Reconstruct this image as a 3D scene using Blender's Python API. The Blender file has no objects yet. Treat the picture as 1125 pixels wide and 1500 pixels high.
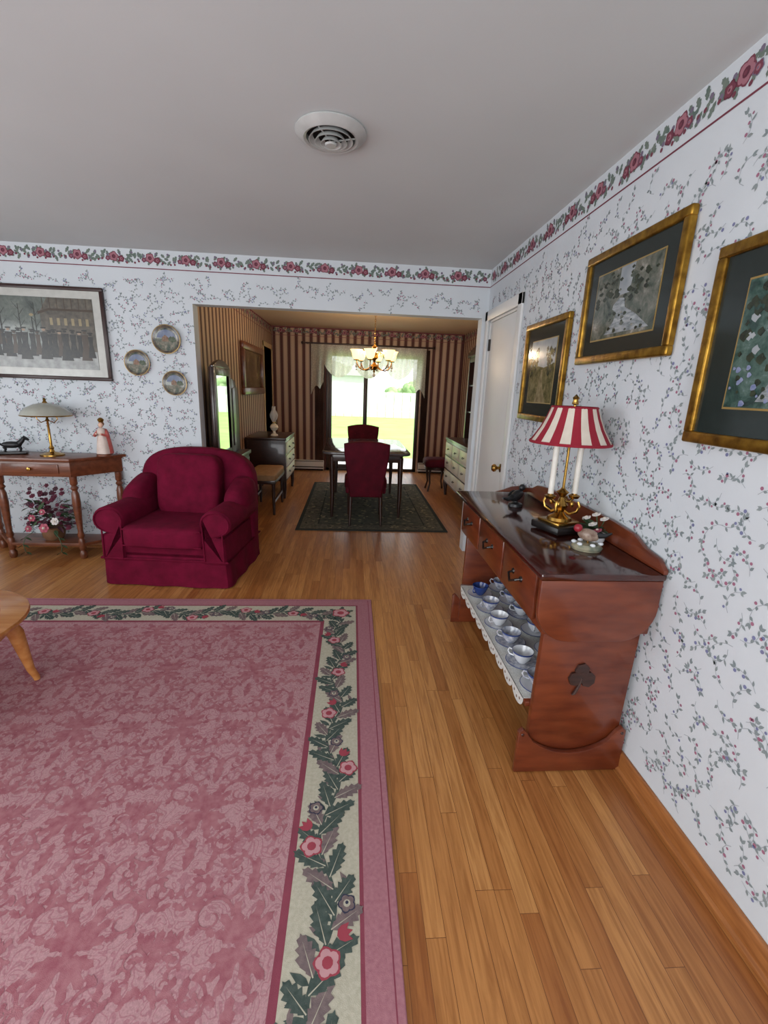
import bpy, bmesh, math, random
from mathutils import Vector, Matrix, Euler
rnd=random.Random(7)
pi=math.pi
def lin(c):
    c=c/255.0
    return c/12.92 if c<=0.04045 else ((c+0.055)/1.055)**2.4
def S(r,g,b): return (lin(r),lin(g),lin(b),1)
def mat(name,col,rough=.5,metal=0,col2=None,scale=20,bump=0,bscale=None,emit=0,ecol=None,coat=0,alpha=1,trans=0,sheen=0,stretch=None,spec=None):
    m=bpy.data.materials.new(name);m.use_nodes=True
    nt=m.node_tree;N=nt.nodes;L=nt.links
    b=N['Principled BSDF']
    b.inputs['Roughness'].default_value=rough;b.inputs['Metallic'].default_value=metal
    if coat: b.inputs['Coat Weight'].default_value=coat;b.inputs['Coat Roughness'].default_value=.08
    if trans: b.inputs['Transmission Weight'].default_value=trans
    if alpha<1: b.inputs['Alpha'].default_value=alpha
    if sheen: b.inputs['Sheen Weight'].default_value=sheen
    if spec is not None: b.inputs['Specular IOR Level'].default_value=spec
    tc=N.new('ShaderNodeTexCoord');mp=N.new('ShaderNodeMapping');L.new(tc.outputs['Object'],mp.inputs['Vector'])
    if stretch: mp.inputs['Scale'].default_value=stretch
    n=N.new('ShaderNodeTexNoise');n.inputs['Scale'].default_value=scale;n.inputs['Detail'].default_value=4
    L.new(mp.outputs[0],n.inputs['Vector'])
    if col2 is None: col2=tuple(x*.86 for x in col[:3])+(1,)
    r=N.new('ShaderNodeValToRGB');r.color_ramp.elements[0].position=.3;r.color_ramp.elements[1].position=.7
    r.color_ramp.elements[0].color=col2;r.color_ramp.elements[1].color=col
    L.new(n.outputs['Fac'],r.inputs['Fac']);L.new(r.outputs['Color'],b.inputs['Base Color'])
    if emit:
        b.inputs['Emission Color'].default_value=ecol or col;b.inputs['Emission Strength'].default_value=emit
    if bump:
        bp=N.new('ShaderNodeBump');bp.inputs['Strength'].default_value=bump;bp.inputs['Distance'].default_value=.004
        n2=N.new('ShaderNodeTexNoise');n2.inputs['Scale'].default_value=bscale or scale*4;n2.inputs['Detail'].default_value=3
        L.new(tc.outputs['Object'],n2.inputs['Vector']);L.new(n2.outputs['Fac'],bp.inputs['Height']);L.new(bp.outputs[0],b.inputs['Normal'])
    return m

class B:
    def __init__(s): s.v=[];s.f=[];s.m=[];s.mats=[];s.T=Matrix.Identity(4)
    def mi(s,m):
        if m not in s.mats: s.mats.append(m)
        return s.mats.index(m)
    def add(s,vs,fs,m,M=None):
        o=len(s.v);T=s.T if M is None else s.T@M
        s.v+= [T@Vector(p) for p in vs];k=s.mi(m)
        for f in fs: s.f.append([o+i for i in f]);s.m.append(k)
    def bm(s,bm,m,M=None):
        bm.verts.index_update()
        s.add([v.co.copy() for v in bm.verts],[[v.index for v in f.verts] for f in bm.faces],m,M);bm.free()
    def box(s,c,d,m,bev=0,rot=None,seg=2):
        bm=bmesh.new();bmesh.ops.create_cube(bm,size=1)
        for v in bm.verts: v.co=Vector((v.co.x*d[0],v.co.y*d[1],v.co.z*d[2]))
        if bev: bmesh.ops.bevel(bm,geom=bm.edges[:],offset=bev,segments=seg,profile=.5,affect='EDGES')
        M=Matrix.Translation(c)
        if rot: M=M@Euler(rot).to_matrix().to_4x4()
        s.bm(bm,m,M)
    def bx(s,a,b,m,bev=0,seg=2):
        s.box([(a[i]+b[i])/2 for i in range(3)],[abs(b[i]-a[i]) for i in range(3)],m,bev,None,seg)
    def lathe(s,prof,c,m,seg=24,rot=None,sx=1,sy=1):
        vs=[];fs=[]
        for r,z in prof:
            for i in range(seg):
                a=2*pi*i/seg;vs.append((r*math.cos(a)*sx,r*math.sin(a)*sy,z))
        for j in range(len(prof)-1):
            for i in range(seg):
                i2=(i+1)%seg;fs.append((j*seg+i,j*seg+i2,(j+1)*seg+i2,(j+1)*seg+i))
        M=Matrix.Translation(c)
        if rot: M=M@Euler(rot).to_matrix().to_4x4()
        if prof[0][0]>1e-4: fs.append(tuple(range(seg-1,-1,-1)))
        if prof[-1][0]>1e-4: fs.append(tuple((len(prof)-1)*seg+i for i in range(seg)))
        s.add(vs,fs,m,M)
    def shell(s,prof,c,m,seg=24,rot=None):
        n=len(prof)
        vs=[];fs=[]
        for r,z in prof:
            for i in range(seg):
                a=2*pi*i/seg;vs.append((r*math.cos(a),r*math.sin(a),z))
        for j in range(n-1):
            for i in range(seg):
                i2=(i+1)%seg;fs.append((j*seg+i,j*seg+i2,(j+1)*seg+i2,(j+1)*seg+i))
        M=Matrix.Translation(c)
        if rot: M=M@Euler(rot).to_matrix().to_4x4()
        s.add(vs,fs,m,M)
    def tube(s,pts,rad,m,seg=8):
        pts=[Vector(p) for p in pts];n=len(pts)
        if not hasattr(rad,'__len__'): rad=[rad]*n
        t=(pts[1]-pts[0]).normalized();up=Vector((0,0,1)) if abs(t.z)<.9 else Vector((1,0,0))
        a=t.cross(up).normalized();vs=[]
        for i in range(n):
            t=(pts[min(i+1,n-1)]-pts[max(i-1,0)]).normalized()
            a=(a-t*a.dot(t)).normalized();b=t.cross(a)
            for k in range(seg):
                q=2*pi*k/seg;vs.append(pts[i]+(a*math.cos(q)+b*math.sin(q))*rad[i])
        fs=[(i*seg+k,i*seg+(k+1)%seg,(i+1)*seg+(k+1)%seg,(i+1)*seg+k) for i in range(n-1) for k in range(seg)]
        fs.append(tuple(range(seg-1,-1,-1)));fs.append(tuple((n-1)*seg+k for k in range(seg)))
        s.add(vs,fs,m)
    def ext(s,pts,ax,lo,hi,m,bev=0,seg=2):
        def P(a,b,h): return {'x':(h,a,b),'y':(a,h,b),'z':(a,b,h)}[ax]
        bm=bmesh.new();A=[bm.verts.new(P(a,b,lo)) for a,b in pts];C=[bm.verts.new(P(a,b,hi)) for a,b in pts];n=len(pts)
        bm.faces.new(A);bm.faces.new(C[::-1])
        for i in range(n): bm.faces.new((A[i],C[i],C[(i+1)%n],A[(i+1)%n]))
        bmesh.ops.recalc_face_normals(bm,faces=bm.faces[:])
        if bev:
            e=[x for x in bm.edges if (x.verts[0] in A)==(x.verts[1] in A)]
            bmesh.ops.bevel(bm,geom=e,offset=bev,segments=seg,profile=.5,affect='EDGES')
        s.bm(bm,m)
    def sq(s,c,d,m,e=(.35,.35),rot=None,nu=32,nv=16):
        def pw(x,k): return math.copysign(abs(x)**k,x)
        vs=[];fs=[]
        for j in range(nv+1):
            ph=-pi/2+pi*j/nv
            for i in range(nu):
                th=2*pi*i/nu
                cp=pw(math.cos(ph),e[0])
                vs.append((d[0]/2*cp*pw(math.cos(th),e[1]),d[1]/2*cp*pw(math.sin(th),e[1]),d[2]/2*pw(math.sin(ph),e[0])))
        for j in range(nv):
            for i in range(nu):
                i2=(i+1)%nu;fs.append((j*nu+i,j*nu+i2,(j+1)*nu+i2,(j+1)*nu+i))
        M=Matrix.Translation(c)
        if rot: M=M@Euler(rot).to_matrix().to_4x4()
        s.add(vs,fs,m,M)
    def ell(s,c,d,m,rot=None,n=12): s.sq(c,d,m,(1,1),rot,n,max(6,n//2))
    def obj(s,name,loc=(0,0,0),rz=0,recalc=True,ang=40):
        me=bpy.data.meshes.new(name);me.from_pydata([tuple(v) for v in s.v],[],s.f)
        for m in s.mats: me.materials.append(m)
        for p,k in zip(me.polygons,s.m): p.material_index=k;p.use_smooth=recalc
        if recalc:
            bm=bmesh.new();bm.from_mesh(me);bmesh.ops.remove_doubles(bm,verts=bm.verts[:],dist=1e-6)
            bmesh.ops.recalc_face_normals(bm,faces=bm.faces[:]);bm.to_mesh(me);bm.free()
        me.update()
        if recalc: me.set_sharp_from_angle(angle=math.radians(ang))
        o=bpy.data.objects.new(name,me);bpy.context.scene.collection.objects.link(o)
        o.location=loc;o.rotation_euler=(0,0,rz);return o

# ---------------- flat pattern drawing ----------------
def leaf(b,mp,x,y,a,l,w,m,h=0):
    ca,sa=math.cos(a),math.sin(a)
    P=[(0,0),(.25*l,.45*w),(.55*l,.5*w),(l,0),(.55*l,-.5*w),(.25*l,-.45*w)]
    b.add([mp(x+p*ca-q*sa,y+p*sa+q*ca,h) for p,q in P],[(0,1,2,3,4,5)],m)
def jleaf(b,mp,x,y,a,l,w,m,m2=None,h=0,lobes=4):
    ca,sa=math.cos(a),math.sin(a);up=[];dn=[]
    for i in range(lobes*2+1):
        t=i/(lobes*2);e=math.sin(pi*(t*.9+.05))**.8*w/2*(1 if i%2 else .62);sh=.06*l if i%2 else 0
        up.append((t*l*.93+sh,e));dn.append((t*l*.93+sh,-e))
    for side in (up,dn):
        pts=[(0,0)]+side[1:]+[(l,0)]
        vs=[mp(x+p*ca-q*sa,y+p*sa+q*ca,h) for p,q in pts]
        ax=[mp(x+p*ca,y+p*sa,h) for p,q in pts]
        n=len(pts);fs=[(i,i+1,n+i+1,n+i) for i in range(1,n-2)]+[(0,1,n+1),(n-2,n-1,2*n-2)]
        b.add(vs+ax,fs,m)
    if m2:
        pts=[(0,.03*w),(l*.85,0),(0,-.03*w)]
        b.add([mp(x+p*ca-q*sa,y+p*sa+q*ca,h+.0003) for p,q in pts],[(0,1,2)],m2)
def disc(b,mp,x,y,r,m,h=0,n=8,wob=0,ph=0):
    b.add([mp(x+r*(1+wob*math.cos(5*2*pi*i/n))*math.cos(2*pi*i/n+ph),y+r*(1+wob*math.cos(5*2*pi*i/n))*math.sin(2*pi*i/n+ph),h) for i in range(n)],[tuple(range(n))],m)
def ribbon(b,mp,pts,ws,m,h=0):
    n=len(pts);vs=[]
    for i in range(n):
        p0=pts[max(i-1,0)];p1=pts[min(i+1,n-1)];dx=p1[0]-p0[0];dy=p1[1]-p0[1];L=math.hypot(dx,dy) or 1
        w=ws[i]/2;nx,ny=-dy/L*w,dx/L*w
        vs+=[mp(pts[i][0]+nx,pts[i][1]+ny,h),mp(pts[i][0]-nx,pts[i][1]-ny,h)]
    b.add(vs,[(2*i,2*i+1,2*i+3,2*i+2) for i in range(n-1)],m)
def rose(b,mp,x,y,r,ms,h=0,ph=0):
    disc(b,mp,x,y,r,ms[0],h,20,.12,ph)
    for k in range(5):
        a=ph+k*2*pi/5;disc(b,mp,x+.5*r*math.cos(a),y+.5*r*math.sin(a),r*.42,ms[1],h+.0002+.00004*k,10)
    disc(b,mp,x,y,r*.42,ms[2],h+.0005,10);disc(b,mp,x+.08*r,y,r*.2,ms[0],h+.0007,8)

# ---------------- materials ----------------
M_wall=mat('wallpaper_ground',S(208,214,219),.75,col2=S(203,209,214),scale=3)
M_wgreen=mat('wallpaper_leaf',S(146,156,156),.75,col2=S(122,134,138),scale=30)
M_wstem=mat('wallpaper_stem',S(168,175,182),.75)
M_wberry=mat('wallpaper_berry',S(164,108,132),.75)
M_wblue=mat('wallpaper_blue',S(124,128,166),.75)
M_bleaf=mat('border_leaf',S(92,110,102),.75,col2=S(118,128,118),scale=40)
M_brose=mat('border_rose',S(120,58,74),.75);M_brose2=mat('border_rose_light',S(168,112,124),.75);M_brose3=mat('border_rose_mid',S(98,42,60),.75)
M_bviolet=mat('border_violet',S(120,108,130),.75)
M_bline=mat('border_line',S(120,54,70),.75)
M_ceil=mat('ceiling_paint',S(208,213,214),.9,col2=S(204,209,210),scale=2,bump=.05,bscale=150)
M_ceil2=mat('ceiling_lamplit_dining',S(196,172,146),.9,col2=S(190,166,140),scale=2)  # warm cast of the chandelier put into the dining ceiling colour
M_white=mat('white_paint',S(220,220,218),.45,col2=S(214,214,212),scale=4)
M_oak=mat('oak_trim',S(168,108,58),.35,col2=S(134,80,40),scale=8,stretch=(12,1,12))
M_dark=mat('dark_gap',S(20,14,12),.8)
M_brass=mat('brass',S(190,150,80),.25,1,col2=S(150,112,50),scale=15)
M_gold=mat('gold_leaf',S(178,136,52),.35,.85,col2=S(110,76,24),scale=25,bump=.2)
M_black=mat('black_lacquer',S(24,20,20),.3)
M_walnut=mat('dark_walnut',S(58,30,22),.35,col2=S(36,18,12),scale=6,stretch=(3,3,12),coat=.3)
M_cherry=mat('cherry_wood',S(116,54,28),.32,col2=S(86,34,17),scale=3,stretch=(2,2,9),coat=.35)
M_cherrytop=mat('cherry_top',S(66,26,18),.14,col2=S(46,16,12),scale=3,stretch=(9,1.5,2),coat=.6)
M_console=mat('console_walnut',S(122,68,42),.35,col2=S(88,46,26),scale=5,stretch=(1,6,6),coat=.3)
M_honey=mat('honey_maple',S(196,136,78),.25,col2=S(170,106,52),scale=4,stretch=(1,8,8),coat=.4)
M_burg=mat('burgundy_damask',S(108,10,44),.85,col2=S(88,6,34),scale=14,bump=.15,bscale=120,spec=.15)
M_burg2=mat('burgundy_velvet',S(88,10,30),.8,col2=S(66,6,22),scale=10,spec=.2)
M_glasswhite=mat('frosted_glass',S(236,228,210),.3,col2=S(226,216,196),scale=8)
M_porc=mat('porcelain',S(222,224,228),.15,col2=S(210,214,220),scale=8,coat=.4)
M_blue=mat('porcelain_blue',S(44,66,128),.2)
M_lace=mat('lace',S(218,218,214),.9,col2=S(190,190,186),scale=140)
M_rub=mat('rubber',S(40,34,30),.6)

def floor_mat():
    m=bpy.data.materials.new('oak_strip_floor');m.use_nodes=True;nt=m.node_tree;N=nt.nodes;L=nt.links;b=N['Principled BSDF']
    tc=N.new('ShaderNodeTexCoord');sp=N.new('ShaderNodeSeparateXYZ');L.new(tc.outputs['Object'],sp.inputs[0])
    def mth(op,a,bv=None):
        n=N.new('ShaderNodeMath');n.operation=op
        if isinstance(a,(int,float)): n.inputs[0].default_value=a
        else: L.new(a,n.inputs[0])
        if bv is not None:
            if isinstance(bv,(int,float)): n.inputs[1].default_value=bv
            else: L.new(bv,n.inputs[1])
        return n.outputs[0]
    W=.057;LN=.95
    xr=mth('DIVIDE',sp.outputs['X'],W);row=mth('FLOOR',xr);fx=mth('FRACT',xr)
    wn=N.new('ShaderNodeTexWhiteNoise');wn.noise_dimensions='1D';L.new(row,wn.inputs['W'])
    ys=mth('ADD',mth('DIVIDE',sp.outputs['Y'],LN),mth('MULTIPLY',wn.outputs['Value'],13.7));col=mth('FLOOR',ys);fy=mth('FRACT',ys)
    cv=N.new('ShaderNodeCombineXYZ');L.new(row,cv.inputs[0]);L.new(col,cv.inputs[1])
    wn2=N.new('ShaderNodeTexWhiteNoise');wn2.noise_dimensions='2D';L.new(cv.outputs[0],wn2.inputs['Vector'])
    ramp=N.new('ShaderNodeValToRGB');e=ramp.color_ramp.elements
    e[0].color=S(160,100,52);e[1].color=S(198,142,84)
    for p,c in ((.35,S(178,120,66)),(.7,S(186,128,72))): x=e.new(p);x.color=c
    L.new(wn2.outputs['Value'],ramp.inputs['Fac'])
    mp2=N.new('ShaderNodeMapping');mp2.inputs['Scale'].default_value=(30,1.7,1);L.new(tc.outputs['Object'],mp2.inputs['Vector'])
    va=N.new('ShaderNodeVectorMath');va.operation='MULTIPLY_ADD';L.new(wn2.outputs['Color'],va.inputs[0]);va.inputs[1].default_value=(17,23,9);L.new(mp2.outputs[0],va.inputs[2])
    n=N.new('ShaderNodeTexNoise');n.inputs['Scale'].default_value=2.2;n.inputs['Detail'].default_value=7;n.inputs['Roughness'].default_value=.6;n.inputs['Distortion'].default_value=.8;L.new(va.outputs[0],n.inputs['Vector'])
    r2=N.new('ShaderNodeValToRGB');r2.color_ramp.elements[0].position=.34;r2.color_ramp.elements[1].position=.60
    r2.color_ramp.elements[0].color=(.55,.44,.34,1);r2.color_ramp.elements[1].color=(1,1,1,1);L.new(n.outputs['Fac'],r2.inputs['Fac'])
    mx=N.new('ShaderNodeMix');mx.data_type='RGBA';mx.blend_type='MULTIPLY';mx.inputs[0].default_value=.75
    L.new(ramp.outputs[0],mx.inputs[6]);L.new(r2.outputs[0],mx.inputs[7])
    ex=mth('MINIMUM',fx,mth('SUBTRACT',1,fx));ey=mth('MULTIPLY',mth('MINIMUM',fy,mth('SUBTRACT',1,fy)),LN/W)
    gap=mth('LESS_THAN',mth('MINIMUM',ex,ey),.014)
    mm=N.new('ShaderNodeMix');mm.data_type='RGBA';L.new(gap,mm.inputs[0]);L.new(mx.outputs[2],mm.inputs[6]);mm.inputs[7].default_value=S(104,60,30)
    L.new(mm.outputs[2],b.inputs['Base Color'])
    b.inputs['Roughness'].default_value=.36;b.inputs['Coat Weight'].default_value=.15;b.inputs['Coat Roughness'].default_value=.25
    return m
M_floor=floor_mat()
def stripe_mat(axis):
    m=bpy.data.materials.new('striped_wallpaper_'+axis);m.use_nodes=True;nt=m.node_tree;N=nt.nodes;L=nt.links;b=N['Principled BSDF']
    tc=N.new('ShaderNodeTexCoord');sp=N.new('ShaderNodeSeparateXYZ');L.new(tc.outputs['Object'],sp.inputs[0])
    k=N.new('ShaderNodeMath');k.operation='MULTIPLY';k.inputs[1].default_value=1/.125;L.new(sp.outputs[axis],k.inputs[0])
    fr=N.new('ShaderNodeMath');fr.operation='FRACT';L.new(k.outputs[0],fr.inputs[0])
    r=N.new('ShaderNodeValToRGB');r.color_ramp.interpolation='CONSTANT';e=r.color_ramp.elements
    tan=S(190,162,140);mar=S(84,44,40)
    e[0].position=0;e[0].color=mar;e[1].position=.40;e[1].color=tan
    for p,c in ((.45,mar),(.48,tan),(.92,mar),(.95,tan)):
        x=e.new(p);x.color=c
    L.new(fr.outputs[0],r.inputs['Fac']);L.new(r.outputs[0],b.inputs['Base Color']);b.inputs['Roughness'].default_value=.7
    return m
M_strx=stripe_mat('X');M_stry=stripe_mat('Y')

# ---------------- shell ----------------
XR,YB,H=1.116,4.03,2.44
YD,XLD,XRD=8.30,-1.385,1.92
XL,YF=-3.9,-1.6
b=B();b.bx((XL-.1,YF-.1,-.1),(2.1,8.44,0),M_floor);b.obj('floor')
b=B();b.bx((XL-.1,YF-.1,H),(2.1,YB+.06,H+.12),M_ceil);b.obj('ceiling')
b=B();b.bx((XLD-.9,YB+.06,H),(2.1,8.44,H+.12),M_ceil2);b.obj('ceiling_dining')

def sprigs(b,mp,s0,s1,z0,z1,ok,g=.074):
    ns=int((s1-s0)/g);nz=int((z1-z0)/g)
    for i in range(ns):
        for j in range(nz):
            s=s0+(i+.5+(.5 if j%2 else 0))*g+rnd.uniform(-.018,.018);z=z0+(j+.5)*g+rnd.uniform(-.018,.018)
            if not ok(s,z): continue
            a=rnd.uniform(0,2*pi);cv=rnd.choice((-1,1))*rnd.uniform(12,28);l=rnd.uniform(.075,.105);n=5
            s-=.35*l*math.cos(a);z-=.35*l*math.sin(a)
            pts=[(s,z)];q=a
            for k in range(n):
                q+=cv*l/n;pts.append((pts[-1][0]+math.cos(q)*l/n,pts[-1][1]+math.sin(q)*l/n))
            if not all(ok(x,y) for x,y in pts): continue
            hh=.0006+.00002*((i+3*j)%7)
            ribbon(b,mp,pts,[.0018]*(n+1),M_wstem,hh)
            q=a
            for k in range(1,n+1):
                q+=cv*l/n
                sd=1 if k%2 else -1
                leaf(b,mp,pts[k][0],pts[k][1],q+sd*rnd.uniform(.5,1.1),rnd.uniform(.013,.021),rnd.uniform(.007,.010),M_wgreen,.0010+.00003*k)
                if rnd.random()<.42:
                    disc(b,mp,pts[k][0]+sd*.009*math.sin(q),pts[k][1]-sd*.009*math.cos(q),rnd.uniform(.004,.0062),rnd.choice((M_wberry,M_wblue,M_wberry)),.0013,7)
            leaf(b,mp,pts[-1][0],pts[-1][1],q,.020,.009,M_wgreen,.0009)
def border(b,mp,s0,s1,zc=2.378,zl=2.307,sc=1.0):
    u=.27*sc;n=int((s1-s0)/u)+1
    ribbon(b,mp,[(s0,zl),(s1,zl)],[.007,.007],M_bline,.0008)
    for i in range(n):
        x=s0+i*u+.05
        for k in range(18):
            s=x+k*u/18;z=zc+.012*math.sin(k*1.3+i)
            if s<s0+.03 or s>s1-.03: continue
            sd=1 if k%2 else -1
            jleaf(b,mp,s,z,rnd.uniform(-.4,.4)+sd*rnd.uniform(.5,1.3)+(pi if rnd.random()<.4 else 0),rnd.uniform(.035,.052)*sc,.026*sc,M_bleaf,None,.0008+.00003*k,3)
            if k%3==0: disc(b,mp,s+.01,z+sd*.024*sc,.009*sc,M_bviolet,.0014,8)
            if k%4==1: disc(b,mp,s,z-sd*.026*sc,.008*sc,M_brose,.00145,8)
        if s0+.04<x+.1*sc<s1-.04: rose(b,mp,x+.1*sc,zc+.002,.034*sc,(M_brose,M_brose2,M_brose3),.0016,rnd.random()*6)
        if s0+.03<x+.155*sc<s1-.03: rose(b,mp,x+.155*sc,zc-.012,.023*sc,(M_brose3,M_brose,M_brose2),.0024,rnd.random()*6)
        if s0+.03<x+.055*sc<s1-.03: rose(b,mp,x+.055*sc,zc-.012,.018*sc,(M_bviolet,M_brose,M_brose2),.0024,rnd.random()*6)

D0,D1,DZ=3.24,3.965,2.045
b=B()
b.bx((XR,YF,0),(XR+.12,D0,H),M_wall);b.bx((XR,D0,DZ),(XR+.12,D1,H),M_wall);b.bx((XR,D1,0),(XR+.12,YB,H),M_wall)
mp=lambda s,z,h:(XR-h,s,z)
sprigs(b,mp,-.2,3.99,.09,2.30,lambda s,z:(-1.55<s<YB-.01) and .095<z<2.298 and not(s>D0-.075 and z<DZ+.075))
border(b,mp,YF,YB)
b.obj('wall_right',recalc=False)
b=B()
XO,XO2,ZH=-1.2914,1.07,2.068
b.bx((XL,YB,0),(XO,YB+.12,H),M_wall);b.bx((XO,YB,ZH),(XO2,YB+.12,H),M_wall);b.bx((XO2,YB,0),(XRD+.12,YB+.12,H),M_wall)
mp=lambda s,z,h:(s,YB-h,z)
sprigs(b,mp,XL,XR,.09,2.30,lambda s,z:(XL+.01<s<XR-.01) and .1<z<2.298 and not(s>XO-.005 and z<ZH+.005))
border(b,mp,XL,XR)
b.obj('wall_back',recalc=False)
b=B()
b.bx((XL-.12,YF,0),(XL,.2,H),M_wall);b.bx((XL-.12,2.6,0),(XL,YB,H),M_wall)
b.bx((XL-.12,.2,0),(XL,2.6,.75),M_wall);b.bx((XL-.12,.2,2.1),(XL,2.6,H),M_wall);b.obj('wall_left')
b=B()
b.bx((XL,YF-.12,0),(-3.0,YF,H),M_wall);b.bx((.6,YF-.12,0),(XR+.12,YF,H),M_wall)
b.bx((-3.0,YF-.12,0),(.6,YF,.5),M_wall);b.bx((-3.0,YF-.12,2.15),(.6,YF,H),M_wall);b.obj('wall_front')
def winframe(name,ax,c,a0,a1,z0,z1,n):
    b=B()
    def bb(a,z,a_,z_):
        if ax=='y': b.bx((a,c-.03,z),(a_,c+.03,z_),M_white,.004)
        else: b.bx((c-.03,a,z),(c+.03,a_,z_),M_white,.004)
    bb(a0+.004,z0+.004,a0+.05,z1-.004);bb(a1-.05,z0+.004,a1-.004,z1-.004);bb(a0+.004,z0+.004,a1-.004,z0+.05);bb(a0+.004,z1-.05,a1-.004,z1-.004)
    for i in range(1,n): x=a0+(a1-a0)*i/n;bb(x-.025,z0+.05,x+.025,z1-.05)
    b.obj(name)
winframe('window_1','x',XL-.06,.2,2.6,.75,2.1,3);winframe('window_2','y',YF-.06,-3.0,.6,.5,2.15,3)
b=B()
b.bx((XLD-.12,YB+.12,0),(XLD,7.5,H),M_stry);b.bx((XLD-.12,7.5,2.05),(XLD,8.2,H),M_stry);b.bx((XLD-.12,8.2,0),(XLD,YD,H),M_stry)
mp=lambda s,z,h:(XLD+h,s,z)
border(b,mp,YB+.13,YD,2.375,2.30);ribbon(b,mp,[(YB+.13,2.43),(YD,2.43)],[.02,.02],M_bline,.0006)
b.obj('wall_left_dining',recalc=False)
M_beige=mat('beige_paint',S(206,178,136),.6)
b=B();b.bx((XLD-.9,7.2,0),(XLD-.85,8.4,H),M_beige);b.bx((XLD-.85,8.3,0),(XLD-.12,8.4,H),M_beige);b.bx((XLD-.85,7.15,0),(XLD-.12,7.2,H),M_beige);b.obj('wall_hall')
b=B();b.bx((XLD-.13,7.43,0),(XLD+.012,7.5,2.12),M_beige);b.bx((XLD-.13,8.2,0),(XLD+.012,8.26,2.12),M_beige);b.bx((XLD-.13,7.43,2.05),(XLD+.012,8.26,2.12),M_beige);b.obj('trim_1')
SX0,SX1,SZ=-.47,1.19,2.06
b=B()
b.bx((XLD-.12,YD,0),(SX0,YD+.12,H),M_strx);b.bx((SX1,YD,0),(XRD+.12,YD+.12,H),M_strx);b.bx((SX0,YD,SZ),(SX1,YD+.12,H),M_strx)
mp=lambda s,z,h:(s,YD-h,z)
border(b,mp,XLD,XRD,2.375,2.30);ribbon(b,mp,[(XLD,2.43),(XRD,2.43)],[.02,.02],M_bline,.0006)
b.obj('wall_far_dining',recalc=False)
b=B();b.bx((XRD,YB+.12,0),(XRD+.12,YD,H),M_stry)
mp=lambda s,z,h:(XRD-h,s,z)
border(b,mp,YB+.13,YD,2.375,2.30);b.obj('wall_right_dining',recalc=False)

def base_prof(b,p0,p1,nrm):
    p0=Vector((*p0,0));p1=Vector((*p1,0));n=Vector((*nrm,0));pr=[(0.001,0.001),(.026,.001),(.026,.012),(.016,.02),(.016,.075),(.01,.085),(.001,.085)]
    vs=[p0+n*a+Vector((0,0,z)) for a,z in pr]+[p1+n*a+Vector((0,0,z)) for a,z in pr];k=len(pr)
    b.add(vs,[(i,(i+1)%k,k+(i+1)%k,k+i) for i in range(k)]+[tuple(range(k)),tuple(range(2*k-1,k-1,-1))],M_oak)
b=B();base_prof(b,(XR,YF),(XR,D0-.075),(-1,0));b.obj('baseboard_right')
b=B();base_prof(b,(XL+.03,YB),(XO,YB),(0,-1));b.obj('baseboard_back')
b=B();base_prof(b,(XL,YF),(XL,YB),(1,0));b.obj('baseboard_left')
b=B();base_prof(b,(XLD,YB+.13),(XLD,7.42),(1,0));b.obj('baseboard_dining')

# closet door
b=B()
b.bx((XR+.012,D0+.022,.008),(XR+.05,D1-.022,DZ-.022),M_white,.002)
b.bx((XR+.004,D0+.002,0),(XR+.11,D0+.02,DZ-.002),M_white);b.bx((XR+.004,D1-.02,0),(XR+.11,D1-.002,DZ-.002),M_white);b.bx((XR+.004,D0+.002,DZ-.02),(XR+.11,D1-.002,DZ-.002),M_white)
for z in (.25,1.85): b.lathe([(0,-.045),(.007,-.045),(.007,.045),(0,.045)],(XR+.006,D1-.024,z),M_rub,10)
b.bx((XR+.006,D1-.05,1.805),(XR+.012,D1-.024,1.895),M_rub)
b.lathe([(0,0),(.032,0),(.032,.006),(.012,.01),(.012,.03),(.028,.042),(.03,.055),(.02,.068),(0,.07)],(XR+.012,3.34,.92),M_brass,20,rot=(0,-pi/2,0))
b.obj('door_1')
b=B()
for (a,c) in (((D0-.07,0),(D0+.005,DZ+.07)),((D1-.005,0),(YB-.003,DZ+.07)),((D0-.07,DZ-.005),(YB-.003,DZ+.07))):
    b.bx((XR-.02,a[0],a[1]),(XR-.001,c[0],c[1]),M_white,.004)
b.obj('trim_2')

# sliding patio door
M_bronze=mat('bronze_frame',S(58,44,38),.4,.3)
b=B()
y0,y1=YD+.02,YD+.09
for a,c in (((SX0+.003,.003),(SX0+.06,SZ-.003)),((SX1-.06,.003),(SX1-.003,SZ-.003)),((SX0+.003,.003),(SX1-.003,.05)),((SX0+.003,SZ-.06),(SX1-.003,SZ-.003)),((.19,.05),(.26,SZ-.06))):
    b.bx((a[0],y0,a[1]),(c[0],y1,c[1]),M_bronze,.004)
b.bx((SX0+.06,y0+.02,.05),(SX0+.1,y1-.02,SZ-.06),M_bronze);b.bx((SX0+.06,y0+.02,.05),(.2,y1-.02,.11),M_bronze)
b.obj('door_2')

b=B()
for x0,x1 in ((XLD+.03,SX0-.03),(SX1+.03,XRD-.02)):
    b.bx((x0,YD-.065,.03),(x1,YD-.003,.19),M_white,.006);b.bx((x0+.01,YD-.07,.06),(x1-.01,YD-.064,.075),M_dark);b.bx((x0+.01,YD-.07,.165),(x1-.01,YD-.064,.175),M_dark);b.bx((x0+.02,YD-.05,.001),(x1-.02,YD-.01,.03),M_dark)
b.obj('baseboard_heater')

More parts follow.
